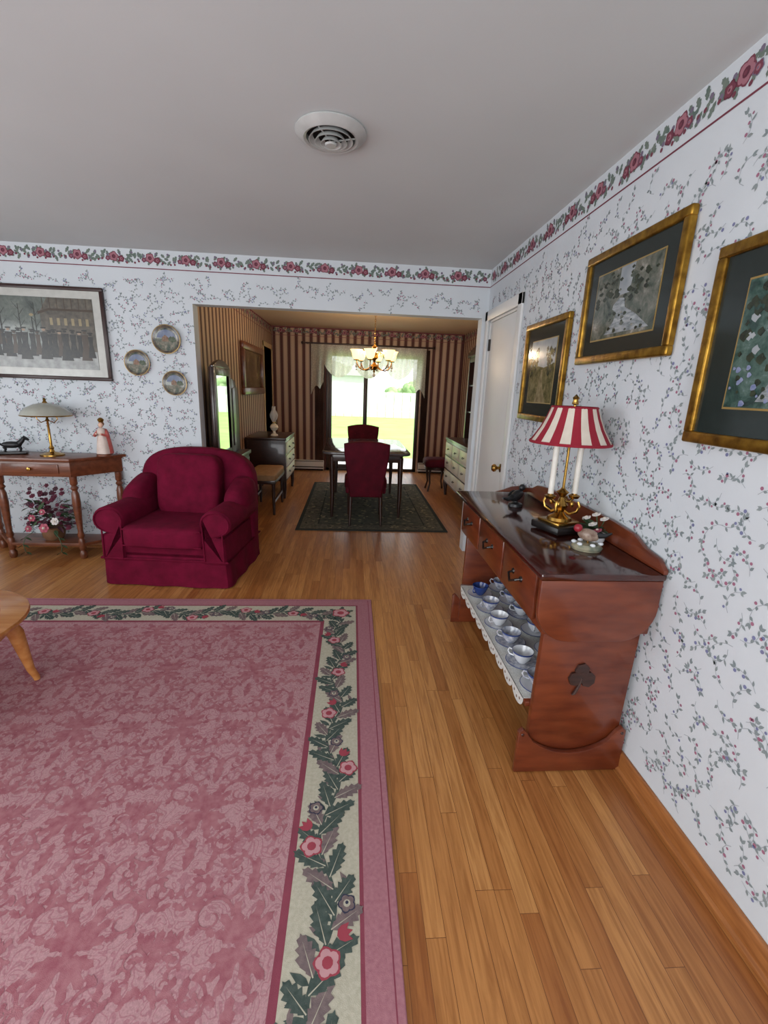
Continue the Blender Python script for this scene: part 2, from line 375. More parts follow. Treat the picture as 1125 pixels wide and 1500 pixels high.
# valance
M_lacec=bpy.data.materials.new('lace_curtain');M_lacec.use_nodes=True
nt=M_lacec.node_tree;N=nt.nodes;L=nt.links;N.remove(N['Principled BSDF']);o=N['Material Output']
d=N.new('ShaderNodeBsdfDiffuse');d.inputs['Color'].default_value=S(242,236,222);t=N.new('ShaderNodeBsdfTranslucent');t.inputs['Color'].default_value=S(250,246,234)
tr=N.new('ShaderNodeBsdfTransparent');m1=N.new('ShaderNodeMixShader');m1.inputs[0].default_value=.6;m2=N.new('ShaderNodeMixShader')
vo=N.new('ShaderNodeTexVoronoi');vo.inputs['Scale'].default_value=45;tc=N.new('ShaderNodeTexCoord');L.new(tc.outputs['Object'],vo.inputs['Vector'])
rr=N.new('ShaderNodeValToRGB');rr.color_ramp.elements[0].position=.3;rr.color_ramp.elements[1].position=.5;rr.color_ramp.elements[0].color=(.04,.04,.04,1);rr.color_ramp.elements[1].color=(.22,.22,.22,1)
L.new(vo.outputs['Distance'],rr.inputs[0]);L.new(rr.outputs[0],m2.inputs[0]);L.new(d.outputs[0],m1.inputs[1]);L.new(t.outputs[0],m1.inputs[2]);L.new(m1.outputs[0],m2.inputs[1]);L.new(tr.outputs[0],m2.inputs[2]);L.new(m2.outputs[0],o.inputs['Surface'])
b=B()
nx,nz=150,14;vs=[]
for i in range(nx+1):
    t=i/nx;x=-.72+t*1.98
    e=min(t,1-t)
    if e<.11: bot=1.34+.10*abs(math.sin(e*40))+e*1.2
    else: bot=1.90-.24*abs(math.sin((t-.11)/.78*pi*3))**.7-.02
    for j in range(nz+1):
        q=j/nz;z=2.17+(bot-2.17)*q
        vs.append((x,YD-.10-.022*math.sin(t*75+q*1.5)*(0.4+q),z))
b.add(vs,[(i*(nz+1)+j,(i+1)*(nz+1)+j,(i+1)*(nz+1)+j+1,i*(nz+1)+j+1) for i in range(nx) for j in range(nz)],M_lacec)
b.obj('lace_valance')
b=B();b.tube([(-.84,YD-.10,2.185),(1.36,YD-.10,2.185)],.013,M_walnut,10)
for x in (-.86,1.38): b.ell((x,YD-.10,2.185),(.05,.05,.05),M_walnut)
for x in (-.78,1.3): b.bx((x-.01,YD-.1,2.17),(x+.01,YD-.001,2.2),M_walnut)
b.obj('curtain_rod')
M_drape=mat('brown_drape',S(96,66,56),.85,col2=S(70,46,40),scale=6)
for x0,x1 in ((-.66,-.49),(1.21,1.33)):
    b=B();n=40;vs=[]
    for i in range(n+1):
        x=x0+(x1-x0)*i/n
        for z in (.06,1.0,2.15): vs.append((x,YD-.045-.02*math.sin(i*1.25),z))
    b.add(vs,[(i*3+j,(i+1)*3+j,(i+1)*3+j+1,i*3+j+1) for i in range(n) for j in range(2)],M_drape);b.obj('drape')

# ---------------- outside ----------------
M_grass=mat('grass',S(156,200,104),.9,col2=S(136,184,86),scale=1.2)
M_conc=mat('concrete',S(214,210,204),.9,col2=S(198,194,188),scale=3)
M_hedge=mat('hedge_leaf',S(164,190,134),.9,col2=S(124,158,100),scale=6,bump=.5)
b=B();b.bx((-25,8.5,-.25),(25,60,-.14),M_grass);b.obj('lawn')
b=B();b.bx((-3,8.46,-.138),(4,10.6,-.08),M_conc);b.obj('patio')
b=B()
for i in range(60):
    x=-15+i*.5;b.bx((x,28,-.135),(x+.47,28.03,1.35),M_white)
b.bx((-15,28.03,.2),(15,28.08,.3),M_white);b.bx((-15,28.03,1.2),(15,28.08,1.3),M_white);b.obj('picket_fence')
b=B();b.bx((-6,31,-.135),(1.0,36,2.3),M_white);b.ext([(-6.4,2.3),(1.4,2.3),(-2.5,3.6)],'y',30.8,36,mat('shed_roof',S(190,188,186),.8));b.bx((-1.6,30.95,.2),(-.6,31,1.9),M_conc);b.obj('garden_shed')
b=B()
for i in range(110):
    x=2.2+rnd.uniform(0,8)
    b.sq((x,30+rnd.uniform(-.5,.5),rnd.uniform(1.1,1.7)+.3*math.sin(x*1.7)),(.8,.8,.7),M_hedge,(.9,.9),(rnd.random(),rnd.random(),rnd.random()),10,7)
for i in range(9): b.tube([(2.4+i*.9,30,-.135),(2.4+i*.9,30,.2),(2.4+i*.9,30,1.2)],.06,M_walnut,6)
b.obj('hedge')

# ---------------- main rug ----------------
def rugfield():
    m=bpy.data.materials.new('rug_field');m.use_nodes=True;nt=m.node_tree;N=nt.nodes;L=nt.links;b=N['Principled BSDF']
    tc=N.new('ShaderNodeTexCoord')
    n=N.new('ShaderNodeTexNoise');n.inputs['Scale'].default_value=16;n.inputs['Detail'].default_value=1;n.inputs['Distortion'].default_value=1.2;L.new(tc.outputs['Object'],n.inputs['Vector'])
    k=N.new('ShaderNodeMath');k.operation='MULTIPLY';k.inputs[1].default_value=7;L.new(n.outputs['Fac'],k.inputs[0])
    p=N.new('ShaderNodeMath');p.operation='PINGPONG';p.inputs[1].default_value=.5;L.new(k.outputs[0],p.inputs[0])
    r=N.new('ShaderNodeValToRGB');r.color_ramp.elements[0].position=.12;r.color_ramp.elements[1].position=.2
    r.color_ramp.elements[0].color=S(168,118,126);r.color_ramp.elements[1].color=S(180,138,142);L.new(p.outputs[0],r.inputs[0])
    n3=N.new('ShaderNodeTexNoise');n3.inputs['Scale'].default_value=260;n3.inputs['Detail'].default_value=2;L.new(tc.outputs['Object'],n3.inputs['Vector'])
    r3=N.new('ShaderNodeValToRGB');r3.color_ramp.elements[0].position=.3;r3.color_ramp.elements[1].position=.7;r3.color_ramp.elements[0].color=(.80,.80,.80,1);r3.color_ramp.elements[1].color=(1.06,1.06,1.06,1);L.new(n3.outputs['Fac'],r3.inputs[0])
    mx=N.new('ShaderNodeMix');mx.data_type='RGBA';mx.blend_type='MULTIPLY';mx.inputs[0].default_value=1;L.new(r.outputs[0],mx.inputs[6]);L.new(r3.outputs[0],mx.inputs[7])
    L.new(mx.outputs[2],b.inputs['Base Color']);b.inputs['Roughness'].default_value=.97;b.inputs['Specular IOR Level'].default_value=.05
    return m
M_rug=rugfield()
M_rugd=mat('rug_damask',S(148,88,98),.97,col2=S(168,116,122),scale=40,bump=.25,bscale=500,spec=.05)
M_rugp=mat('rug_pink_band',S(170,118,126),.97,col2=S(156,104,114),scale=90,bump=.25,bscale=500,spec=.05)
M_rugl=mat('rug_line',S(140,72,86),.97,bump=.25,bscale=500,spec=.05)
M_rugc=mat('rug_cream',S(188,182,164),.97,col2=S(172,166,148),scale=90,bump=.25,bscale=500,spec=.05)
M_rugg=mat('rug_green',S(84,94,88),.97,col2=S(62,74,70),scale=60,bump=.25,bscale=500,spec=.05)
M_rugg2=mat('rug_mauve_leaf',S(128,112,110),.97,col2=S(104,90,92),scale=60,bump=.25,bscale=500,spec=.05)
M_rugr=mat('rug_red',S(160,72,84),.95,spec=.05);M_rugn=mat('rug_navy',S(60,62,80),.95,spec=.05);M_rugpk=mat('rug_light_pink',S(196,148,152),.95,spec=.05)
RX0,RX1,RY0,RY1=-3.25,.157,-1.1,2.965
b=B();zt=.012
b.bx((RX0,RY0,.0005),(RX1,RY1,zt),M_rugp,.004)
mp=lambda x,y,h:(x,y,zt+h)
def rect(x0,y0,x1,y1,m,h): b.add([mp(x0,y0,h),mp(x1,y0,h),mp(x1,y1,h),mp(x0,y1,h)],[(0,1,2,3)],m)
def ring(i0,m,h): rect(RX0+i0,RY0+i0,RX1-i0,RY1-i0,m,h)
ring(.022,M_rugl,.0003);ring(.026,M_rugp,.0006);ring(.098,M_rugl,.0009);ring(.110,M_rugc,.0012);ring(.312,M_rugl,.0015);ring(.335,M_rug,.0018)
H0=.0018
def vine(pm,length,phase=0):
    n=int(length/.02);pts=[(i*.02,.03*math.sin(i*.02*2*pi/.44+phase)) for i in range(n)]
    ribbon(b,pm,pts,[.012]*n,M_rugg,H0)
    k=0;s=.03
    while s<length-.05:
        t=.03*math.sin(s*2*pi/.44+phase);sl=math.atan(.43*math.cos(s*2*pi/.44+phase));sd=1 if k%2 else -1
        cut=max(.055,min(.118,(.094-abs(t)*(1 if t*sd>0 else -1))/math.sin(.75)))
        jleaf(b,pm,s,t,sl+sd*.72,cut,.056,M_rugg if k%3 else M_rugg2,M_rugc,H0+.0002+.0004*(k%2)+.00001*(k%9),5)
        if k%2==0: leaf(b,pm,s+.02,t,sl+sd*1.5,.055,.022,M_rugg2,H0+.0001)
        else: leaf(b,pm,s+.02,t,sl-sd*1.2,.06,.020,M_rugg,H0+.00012)
        if k%3==0: leaf(b,pm,s+.01,t-sd*.045,sl+sd*.3,.05,.016,M_rugg2,H0+.00014)
        if k%9==3: rose(b,pm,s+.03,t-sd*.035,.035,(M_rugr,M_rugpk,M_rugr),H0+.001,rnd.random()*6)
        if k%9==7: rose(b,pm,s+.03,t-sd*.035,.025,(M_rugn,M_rugg2,M_rugc),H0+.001,rnd.random()*6)
        if k%9==5:
            for q in (-.5,0,.5): leaf(b,pm,s+.02,t-sd*.03,sl-sd*.9+q,.045,.02,M_rugr,H0+.001+q*.0001)
        s+=.035;k+=1
w=.211
vine(lambda s,t,h:mp(RX1-w+t,RY0+.2+s,h),RY1-RY0-.45)
vine(lambda s,t,h:mp(RX0+.2+s,RY1-w+t,h),RX1-RX0-.45,1)
vine(lambda s,t,h:mp(RX0+w+t,RY0+.2+s,h),RY1-RY0-.45);vine(lambda s,t,h:mp(RX0+.2+s,RY0+w+t,h),RX1-RX0-.45)
for k in range(6): jleaf(b,mp,RX1-w,RY1-w,k*pi/3+.4,.095,.04,M_rugg,M_rugc,H0+.0006+k*.00003)
rose(b,mp,RX1-w,RY1-w,.055,(M_rugr,M_rugpk,M_rugr),H0+.0012)
# damask: mirrored acanthus medallions on a half-drop repeat
fx0,fx1,fy0,fy1=RX0+.34,RX1-.34,RY0+.34,RY1-.34
def inf(x,y,mg=.008): return fx0+mg<x<fx1-mg and fy0+mg<y<fy1-mg
motif=[]
def spiral(cx,cy,r,a0,turns,dr,w):
    n=int(14*turns)+4;pts=[]
    for i in range(n+1):
        t=i/n;rr=r*(1-.85*t);a=a0+dr*turns*2*pi*t;pts.append((cx+rr*math.cos(a),cy+rr*math.sin(a)))
    motif.append(('r',pts,[w*(1-.5*i/n) for i in range(n+1)]))
    for i in range(0,n-5,3):
        t=i/n;a=a0+dr*turns*2*pi*t
        motif.append(('j',pts[i][0],pts[i][1],a+dr*1.2,r*.75*(1-.4*t),r*.42))
for args in ((.10,.08,.060,pi,1.2,-1,.010),(.105,-.11,.054,pi/2,1.2,1,.010),(.055,.215,.046,pi,1.1,-1,.009),(.16,.16,.038,-pi/2,1.1,-1,.008),(.06,-.25,.044,pi,1.1,1,.008),(.17,-.02,.034,0,1.1,1,.008),(.15,-.25,.036,0,1,-1,.008),(.045,.34,.034,pi,1,1,.008),(.13,.30,.032,pi,1,1,.008)): spiral(*args)
for a_,l_ in ((.35,.11),(.8,.10),(1.3,.08)):
    motif.append(('j',.004,.02,pi/2-a_,l_,.036));motif.append(('j',.004,.0,-pi/2+a_,l_,.036))
for q in range(9):
    t=q/8;x=.02+.17*math.sin(pi*t)**.8;y=-.40+.80*t
    motif.append(('j',x,y,pi/2+.8-1.6*t+.5,.06,.026));motif.append(('j',x,y,pi/2+.8-1.6*t-.9,.045,.022))
PX,PY=.44,.82;cnt=0
gx=int((fx1-fx0)/PX*2)+4;gy=int((fy1-fy0)/PY)+3
for i in range(-1,gx):
    for j in range(-1,gy):
        cx=fx0+i*PX/2;cy=fy0+j*PY+(PY/2 if i%2 else 0)
        for mir in (1,-1):
            for e in motif:
                cnt+=1;HD=.0020+.0000035*(cnt%200)
                if e[0]=='r':
                    pts=[(cx+mir*p,cy+q) for p,q in e[1]]
                    if all(inf(*p) for p in pts): ribbon(b,mp,pts,e[2],M_rugd,HD)
                else:
                    x,y=cx+mir*e[1],cy+e[2]
                    a=e[3] if mir==1 else pi-e[3]
                    if inf(x,y,.02) and inf(x+e[4]*math.cos(a),y+e[4]*math.sin(a)): jleaf(b,mp,x,y,a,e[4],e[5],M_rugd,None,HD,3)
        for yy in (-.03,.12,-.20,.36):
            cnt+=1
            if inf(cx,cy+yy,.03) and inf(cx,cy+yy+.11): jleaf(b,mp,cx,cy+yy,pi/2,.11,.04,M_rugd,None,.0020+.0000035*(cnt%200),4)
b.obj('floral_area_rug',recalc=False)

# ---------------- dry sink sideboard ----------------
b=B()
xf=.70
b.bx((.655,1.40,.845),(1.108,2.73,.87),M_cherrytop,.008)
b.ext([(1.40,.871),(1.40,.885),(1.44,.915),(1.52,.925),(1.60,.955),(1.75,.965),(2.4,.965),(2.55,.95),(2.62,.92),(2.73,.90),(2.73,.871)],'x',1.09,1.108,M_cherry,.003)
b.ext([(.90,.871),(.95,.885),(1.0,.905),(1.09,.915),(1.09,.871)],'y',2.71,2.728,M_cherry,.003)
def roundleaf(x0,x1,z0,z1,r):
    P=[(x0,z1),(x1,z1)]
    P+=[(x1-r+r*math.cos(-t*pi/16),z0+r+r*math.sin(-t*pi/16)) for t in range(9)]
    P+=[(x0+r-r*math.sin(t*pi/16),z0+r-r*math.cos(t*pi/16)) for t in range(9)]
    return P
b.ext(roundleaf(.66,1.104,.605,.844,.13),'y',1.405,1.43,M_cherry,.007)
b.bx((xf,1.435,.62),(1.105,2.69,.844),M_cherry,.004)
for y in (1.465,2.63):
    b.ext([(.715,.03),(.725,.62),(1.10,.62),(1.085,.03)],'y',y,y+.03,M_cherry,.004)
for y in (1.44,2.655):
    P=[(.668,.003),(.668,.19),(.685,.205),(.70,.19)]
    P+=[(.70+.37*t/12,.19-.10*math.sin(pi*t/12)**.6) for t in range(1,12)]
    P+=[(1.07,.19),(1.088,.205),(1.104,.19),(1.104,.003)]
    b.ext(P,'y',y,y+.022,M_cherry,.004)
for x in (.685,1.088): b.lathe([(0,0),(.007,0),(.005,.004),(0,.005)],(x,1.44,.18),M_cherrytop,10,rot=(pi/2,0,0))
b.bx((.705,1.50,.262),(1.10,2.63,.285),M_cherry,.004)
b.bx((1.085,1.50,.285),(1.10,2.63,.62),M_cherrytop)
for y0,y1 in ((1.50,1.86),(1.88,2.25),(2.27,2.64)):
    b.bx((.682,y0,.645),(.70,y1,.825),M_cherry,.006)
    yc=(y0+y1)/2
    b.tube([(.682,yc-.045,.75),(.660,yc-.04,.745),(.652,yc,.725),(.660,yc+.04,.745),(.682,yc+.045,.75)],.005,M_black,8)
    for s in (-.045,.045): b.lathe([(0,0),(.013,0),(.01,.006),(0,.007)],(.682,yc+s,.75),M_black,10,rot=(0,-pi/2,0))
for dx,dz,r in ((-.002,.045,.026),(-.026,.012,.024),(.026,.008,.026),(0,.018,.020)):
    b.ext([(.895+dx+r*math.cos(2*pi*k/14)*(1+.12*(k%2)),.405+dz+r*1.15*math.sin(2*pi*k/14)*(1+.12*(k%2))) for k in range(14)],'y',1.455+dx*.02+dz*.02,1.4645,M_walnut)
b.tube([(.895,1.46,.42),(.888,1.459,.385),(.874,1.458,.352),(.866,1.459,.345)],[.007,.006,.007,.003],M_walnut,6)
b.obj('dry_sink_sideboard')
# doily
b=B()
x0,x1,y0,y1=.712,1.06,1.52,2.6
b.bx((x0,y0,.2855),(x1,y1,.2875),M_lace)
n=9;ds=(y1-y0)/n
P=[(y0,.2875)]
for i in range(n):
    yc=y0+(i+.5)*ds
    for k in range(0,9): a=pi*k/8;P.append((yc-ds/2*math.cos(a),.272-.04*math.sin(a)))
P.append((y1,.2875))
b.ext(P,'x',.7015,.7035,M_lace)
b.bx((.7015,y0,.2855),(.713,y1,.2875),M_lace)
M_hole=mat('lace_hole',S(120,96,84),.9)
for i in range(n):
    yc=y0+(i+.5)*ds
    for k in range(3):
        b.lathe([(0,0),(.006,0),(.006,.0008),(0,.0008)],(.7012,yc+(k-1)*.03,.264-(.012 if k==1 else 0)),M_hole,10,rot=(0,-pi/2,0))
b.obj('lace_doily')
M_tea=mat('porcelain_floral',S(222,222,226),.15,col2=S(130,138,160),scale=60,coat=.4)
b=B();zz=.289
def cup(x,y,m,m2):
    b.lathe([(0,0),(.03,0),(.04,.004),(.068,.014),(.072,.018),(.07,.019),(.038,.009),(0,.008)],(x,y,zz),m2,28)
    b.shell([(.018,.010),(.022,.014),(.026,.02),(.036,.035),(.043,.055),(.047,.068),(.0455,.069),(.040,.054),(.033,.037),(.02,.022),(.001,.018)],(x,y,zz),m,24)
    b.shell([(.0465,.0625),(.0478,.068),(.0465,.0695)],(x,y,zz),M_blue,24);b.shell([(.0672,.0142),(.0728,.018),(.0702,.0195)],(x,y,zz),M_blue,24)
    a=rnd.uniform(2.4,4.2)
    pts=[(x+math.cos(a)*r,y+math.sin(a)*r,zz+z) for r,z in ((.043,.06),(.06,.064),(.066,.05),(.058,.036),(.037,.032))]
    b.tube(pts,.0035,m,6)
for x,y,m,m2 in ((.785,1.58,M_tea,M_porc),(.78,1.75,M_porc,M_tea),(.785,1.92,M_tea,M_tea),(.78,2.09,M_porc,M_porc),(.785,2.26,M_tea,M_porc),(.78,2.45,M_blue,M_porc),(.95,1.66,M_porc,M_tea),(.95,1.84,M_tea,M_porc),(.95,2.02,M_porc,M_porc),(.94,2.2,M_porc,M_tea),(.94,2.36,M_tea,M_porc),(.93,2.53,M_tea,M_porc)): cup(x,y,m,m2)
for y,m in ((2.05,M_tea),(2.3,M_blue),(1.8,M_tea)):
    b.lathe([(0,0),(.04,0),(.075,.012),(.08,.016),(.075,.017),(.04,.006),(0,.005)],(1.045,y,zz+.082),m,28,rot=(0,-1.25,0))
b.obj('teacup_collection')

# ---------------- table lamp on dry sink ----------------
M_red=mat('shade_red',S(146,22,44),.8);M_cream=mat('shade_cream',S(214,204,190),.8,col2=S(204,192,178))
M_candle=mat('candle_sleeve',S(226,222,212),.4)
b=B()
b.box((0,0,.022),(.17,.17,.035),M_black,.008);b.box((0,0,.045),(.13,.13,.014),M_brass,.004)
b.lathe([(0,.05),(.055,.05),(.05,.065),(.03,.075),(.016,.09),(.024,.105),(.03,.12),(.016,.14),(.01,.155),(.02,.17),(.028,.178),(.012,.19),(.006,.2),(.006,.555),(.014,.56),(.01,.575),(.014,.585),(0,.60)],(0,0,0),M_brass,20)
for k in range(4):
    a=k*pi/2+.5;ca,sa=math.cos(a),math.sin(a)
    b.tube([(ca*r,sa*r,z) for r,z in ((.012,.10),(.04,.085),(.07,.10),(.078,.125),(.07,.145))],.006,M_brass,8)
    b.ell((ca*.045,sa*.045,.13),(.02,.02,.03),M_brass)
for s in (-1,1):
    x,y=s*.055,s*-.015
    b.lathe([(0,0),(.02,0),(.026,.012),(.012,.018),(.012,.022)],(x,y,.15),M_brass,14)
    b.lathe([(0,0),(.0125,0),(.0125,.22),(.008,.225),(0,.226)],(x,y,.172),M_candle,14)
    b.tube([(0,0,.14),(x*.6,y*.6,.132),(x,y,.152)],.006,M_brass,8)
seg=96
prof=[(.168,.395),(.153,.418),(.128,.46),(.108,.505),(.094,.545)]
vs=[];n=len(prof)
for j,(r,z) in enumerate(prof):
    for i in range(seg):
        a=2*pi*i/seg;rr_=r*(1+(.010 if i%2 else -.010));vs.append((rr_*math.cos(a),rr_*math.sin(a),z))
fr=[[],[]]
for j in range(n-1):
    for i in range(seg):
        fr[0 if (i//4)%2 else 1].append((j*seg+i,j*seg+(i+1)%seg,(j+1)*seg+(i+1)%seg,(j+1)*seg+i))
b.add(vs,fr[0],M_red);b.add(vs,fr[1],M_cream)
b.shell([(.168,.392),(.171,.397),(.167,.404)],(0,0,0),M_red,seg);b.shell([(.093,.54),(.097,.545),(.092,.550)],(0,0,0),M_red,seg)
for k in range(3):
    a=k*2*pi/3;b.tube([(0,0,.545),(.094*math.cos(a),.094*math.sin(a),.545)],.002,M_brass,6)
b.obj('table_lamp',(.94,1.915,.871),.35)

def bird(name,loc,rz,m,m2,s=1):
    b=B()
    b.ell((0,0,.05*s),(.09*s,.045*s,.05*s),m,(0,-.3,0),14);b.ell((.04*s,0,.085*s),(.035*s,.03*s,.034*s),m2,None,12)
    b.lathe([(.006*s,0),(.003*s,.012*s),(0,.02*s)],(.055*s,0,.086*s),M_black,8,rot=(0,pi/2,0))
    b.tube([(-.03*s,0,.045*s),(-.065*s,0,.04*s),(-.1*s,0,.05*s)],[.014*s,.010*s,.004*s],m,8)
    for q in (-1,1): b.ell((-.005*s,q*.02*s,.055*s),(.07*s,.012*s,.035*s),m,(0,-.2,0),10)
    b.lathe([(0,0),(.035*s,0),(.032*s,.012*s),(.012*s,.02*s),(.008*s,.035*s)],(0,0,0),m,14)
    b.obj(name,loc,rz)
M_pewter=mat('dark_pewter',S(52,52,54),.35,.6)
bird('bird_figurine',(.90,2.36,.871),.6,M_pewter,M_pewter,1.15)
M_teal=mat('glazed_green',S(86,100,90),.3,col2=S(170,160,134),scale=30)
b=B()
b.lathe([(0,0),(.045,0),(.05,.012),(.04,.025),(0,.03)],(0,0,0),M_teal,20,sx=1.2)
b.ell((0,0,.06),(.085,.045,.05),mat('bird_brown',S(100,70,56),.4,col2=S(170,150,134),scale=50),(0,.2,0),16);b.ell((-.042,0,.085),(.034,.03,.034),mat('bird_crimson',S(150,30,46),.4),None,12)
b.tube([(.02,0,.06),(.06,0,.062),(.085,0,.075)],[.015,.01,.004],M_pewter,8)
for s in (-1,1): b.tube([(0,s*.008,.045),(0,s*.01,.02)],.003,M_brass,6)
for k in range(6): b.ell((.05*math.cos(k),.035*math.sin(k),.028),(.022,.022,.014),M_porc,None,8)
b.obj('ceramic_bird',(.945,1.66,.871),-.3)
M_leafg=mat('artificial_leaf',S(70,96,62),.6,col2=S(50,72,48),scale=20)
M_petw=mat('petal_white',S(214,208,204),.7);M_petp=mat('petal_pink',S(178,92,108),.7,col2=S(150,62,82));M_petb=mat('petal_burgundy',S(104,34,58),.7,col2=S(72,18,38));M_plum=mat('plum_leaf',S(84,50,62),.7)
def flower3(b,c,r,m,tilt=(0,0,0),mc=None):
    Rt=Euler(tilt).to_matrix()
    for ring_,(n,rr,el,sz) in enumerate(((6,.75,.25,.62),(5,.42,.75,.5))):
        for k in range(n):
            a=2*pi*k/n+ring_*.5
            d=Rt@Vector((math.cos(a)*math.cos(el),math.sin(a)*math.cos(el),math.sin(el)))
            b.ell(Vector(c)+d*r*rr*.6,(r*sz,r*sz,r*sz*.35),m,(Rt@Euler((0,-el,a)).to_matrix()).to_euler(),8)
    b.ell(Vector(c)+(Rt@Vector((0,0,r*.3))),(r*.4,r*.4,r*.4),mc or m,None,8)
def leaf3(b,base,d,l,w,m):
    d=Vector(d).normalized();s=d.cross(Vector((0,0,1)));s=s.normalized() if s.length>.1 else Vector((1,0,0));u=s.cross(d)
    p=Vector(base);vs=[p,p+d*l*.3+s*w*.45,p+d*l*.65+s*w*.4,p+d*l-Vector((0,0,l*.15)),p+d*l*.65-s*w*.4,p+d*l*.3-s*w*.45,p+d*l*.45-u*w*.15]
    b.add(vs,[(0,1,6),(1,2,6),(2,3,6),(3,4,6),(4,5,6),(5,0,6)],m)
b=B()
b.lathe([(0,0),(.026,0),(.03,.01),(.026,.03),(.03,.04)],(0,0,0),M_porc,16)
for k in range(24):
    a=rnd.uniform(pi*.45,pi*1.55);e=rnd.uniform(.0,.9);d=(math.cos(a)*math.cos(e),math.sin(a)*math.cos(e),math.sin(e));leaf3(b,(0,0,.045),(d[0],d[1],d[2]),rnd.uniform(.06,.095),.022,M_leafg)
for c,m in (((-.01,.015,.11),M_petw),((.008,-.02,.10),M_petw),((-.045,-.03,.08),M_petw),((-.04,.035,.09),M_petw),((-.035,-.055,.06),M_petp)): 
    b.tube([(0,0,.035),c],.002,M_leafg,5);flower3(b,c,.026,m,(0,-.4,0),M_cream)
b.obj('flower_arrangement',(1.045,1.765,.871))

# ---------------- framed pictures ----------------
def painting_mat(name,cols,sc=3):
    m=bpy.data.materials.new(name);m.use_nodes=True;nt=m.node_tree;N=nt.nodes;L=nt.links;b=N['Principled BSDF']
    tc=N.new('ShaderNodeTexCoord');n=N.new('ShaderNodeTexNoise');n.inputs['Scale'].default_value=sc;n.inputs['Detail'].default_value=9;n.inputs['Roughness'].default_value=.7;n.inputs['Distortion'].default_value=.4
    L.new(tc.outputs['Object'],n.inputs['Vector'])
    r=N.new('ShaderNodeValToRGB');e=r.color_ramp.elements;k=len(cols)
    e[0].position=.3;e[0].color=S(*cols[0]);e[1].position=.7;e[1].color=S(*cols[-1])
    for i in range(1,k-1): x=e.new(.3+.4*i/(k-1));x.color=S(*cols[i])
    L.new(n.outputs['Fac'],r.inputs[0]);L.new(r.outputs[0],b.inputs['Base Color']);b.inputs['Roughness'].default_value=.12
    return m
M_mat=mat('green_mat_board',S(40,48,46),.12);M_gline=mat('gilt_line',S(150,124,70),.4)
PM1=painting_mat('print_meadow',[(54,54,36),(90,86,56),(128,118,84),(146,140,118)],10)
PM2=painting_mat('print_stream',[(40,48,44),(76,84,74),(116,116,106),(176,172,164)],12)
PM3=painting_mat('print_forest',[(26,38,40),(50,76,68),(84,106,98),(150,164,176)],12)
M_sky=mat('print_sky',S(172,176,178),.15,col2=S(136,144,150),scale=10);M_water=mat('print_water',S(176,180,182),.15,col2=S(96,106,110),scale=25,stretch=(1,1,4))
M_tree=mat('print_tree',S(58,66,46),.15,col2=S(30,36,28),scale=40);M_path=mat('print_path',S(156,142,108),.15,col2=S(112,100,72),scale=30);M_blueflo=mat('print_blue_flowers',S(104,116,156),.15,col2=S(150,156,180),scale=60)
def frame_yz(name,y0,y1,z0,z1,pm,mw,mh,kind):
    b=B();x1=XR-.003;fw=.036
    def bar(a,c): b.bx((x1-.028,a[0],a[1]),(x1,c[0],c[1]),M_gold,.007,3)
    bar((y0,z0),(y1,z0+fw));bar((y0,z1-fw),(y1,z1));bar((y0,z0+fw-.004),(y0+fw,z1-fw+.004));bar((y1-fw,z0+fw-.004),(y1,z1-fw+.004))
    b.bx((x1-.016,y0+fw-.002,z0+fw-.002),(x1-.002,y1-fw+.002,z1-fw+.002),M_mat)
    a0,a1,c0,c1=y0+fw+mw,y1-fw-mw,z0+fw+mh,z1-fw-mh
    b.bx((x1-.0175,a0-.006,c0-.006),(x1-.015,a1+.006,c1+.006),M_gline);b.bx((x1-.019,a0,c0),(x1-.015,a1,c1),pm)
    mp=lambda s,t,h:(x1-.0195-h,a1-(a1-a0)*s,c0+(c1-c0)*t)
    def poly(P,m,h=0): b.add([mp(s,t,h) for s,t in P],[tuple(range(len(P)))],m)
    cl=lambda p,q,h:mp(min(.99,max(.01,p)),min(.99,max(.01,q)),h)
    if kind==1:
        poly([(0,.55),(.3,.60),(.6,.56),(1,.62),(1,1),(0,1)],M_sky);poly([(.35,0),(.45,.3),(.5,.53),(.56,.53),(.6,.3),(.8,0)],M_path,.0003)
        for i in range(60):
            s=rnd.choice((rnd.uniform(.02,.34),rnd.uniform(.66,.97)));t=rnd.uniform(.45,.85);disc(b,cl,s,t,rnd.uniform(.025,.06),M_tree if i%3 else pm,.0005+i*.00001,9,.2)
    if kind==2:
        poly([(.40,.60),(.40,1),(.62,1),(.58,.60)],M_sky,.0001)
        for i in range(110):
            s=rnd.uniform(.03,.97);t=rnd.uniform(.5,.97)
            if abs(s-.5)<.07 and t>.6: continue
            disc(b,cl,s,t,rnd.uniform(.018,.045),M_tree if i%2 else pm,.0002+i*.000006,9,.2)
        poly([(.35,.48),(.44,.56),(.52,.54),(.55,.4),(.72,.28),(.95,.05),(.25,.05),(.38,.22),(.42,.34),(.34,.42)],M_water,.0009)
        for i in range(22): disc(b,cl,rnd.uniform(.3,.85),rnd.uniform(.06,.35),rnd.uniform(.015,.03),pm if i%2 else M_tree,.001+i*.00001,8,.15)
    if kind==3:
        for i in range(120):
            s=rnd.uniform(.03,.97);t=rnd.uniform(.35,.97);disc(b,cl,s,t,rnd.uniform(.015,.045),M_tree if i%2 else (pm if i%4 else M_sky),.0002+i*.000005,9,.2)
        poly([(.3,.05),(.42,.25),(.42,.5),(.5,.52),(.55,.34),(.75,.05)],M_water,.0009)
        for i in range(50): disc(b,cl,rnd.uniform(.03,.97),rnd.uniform(.03,.32),rnd.uniform(.01,.03),M_blueflo if i%2 else M_tree,.001+i*.00001,8,.15)
    b.obj(name)
frame_yz('framed_landscape_print',2.41,3.0,1.31,1.88,PM1,.085,.075,1)
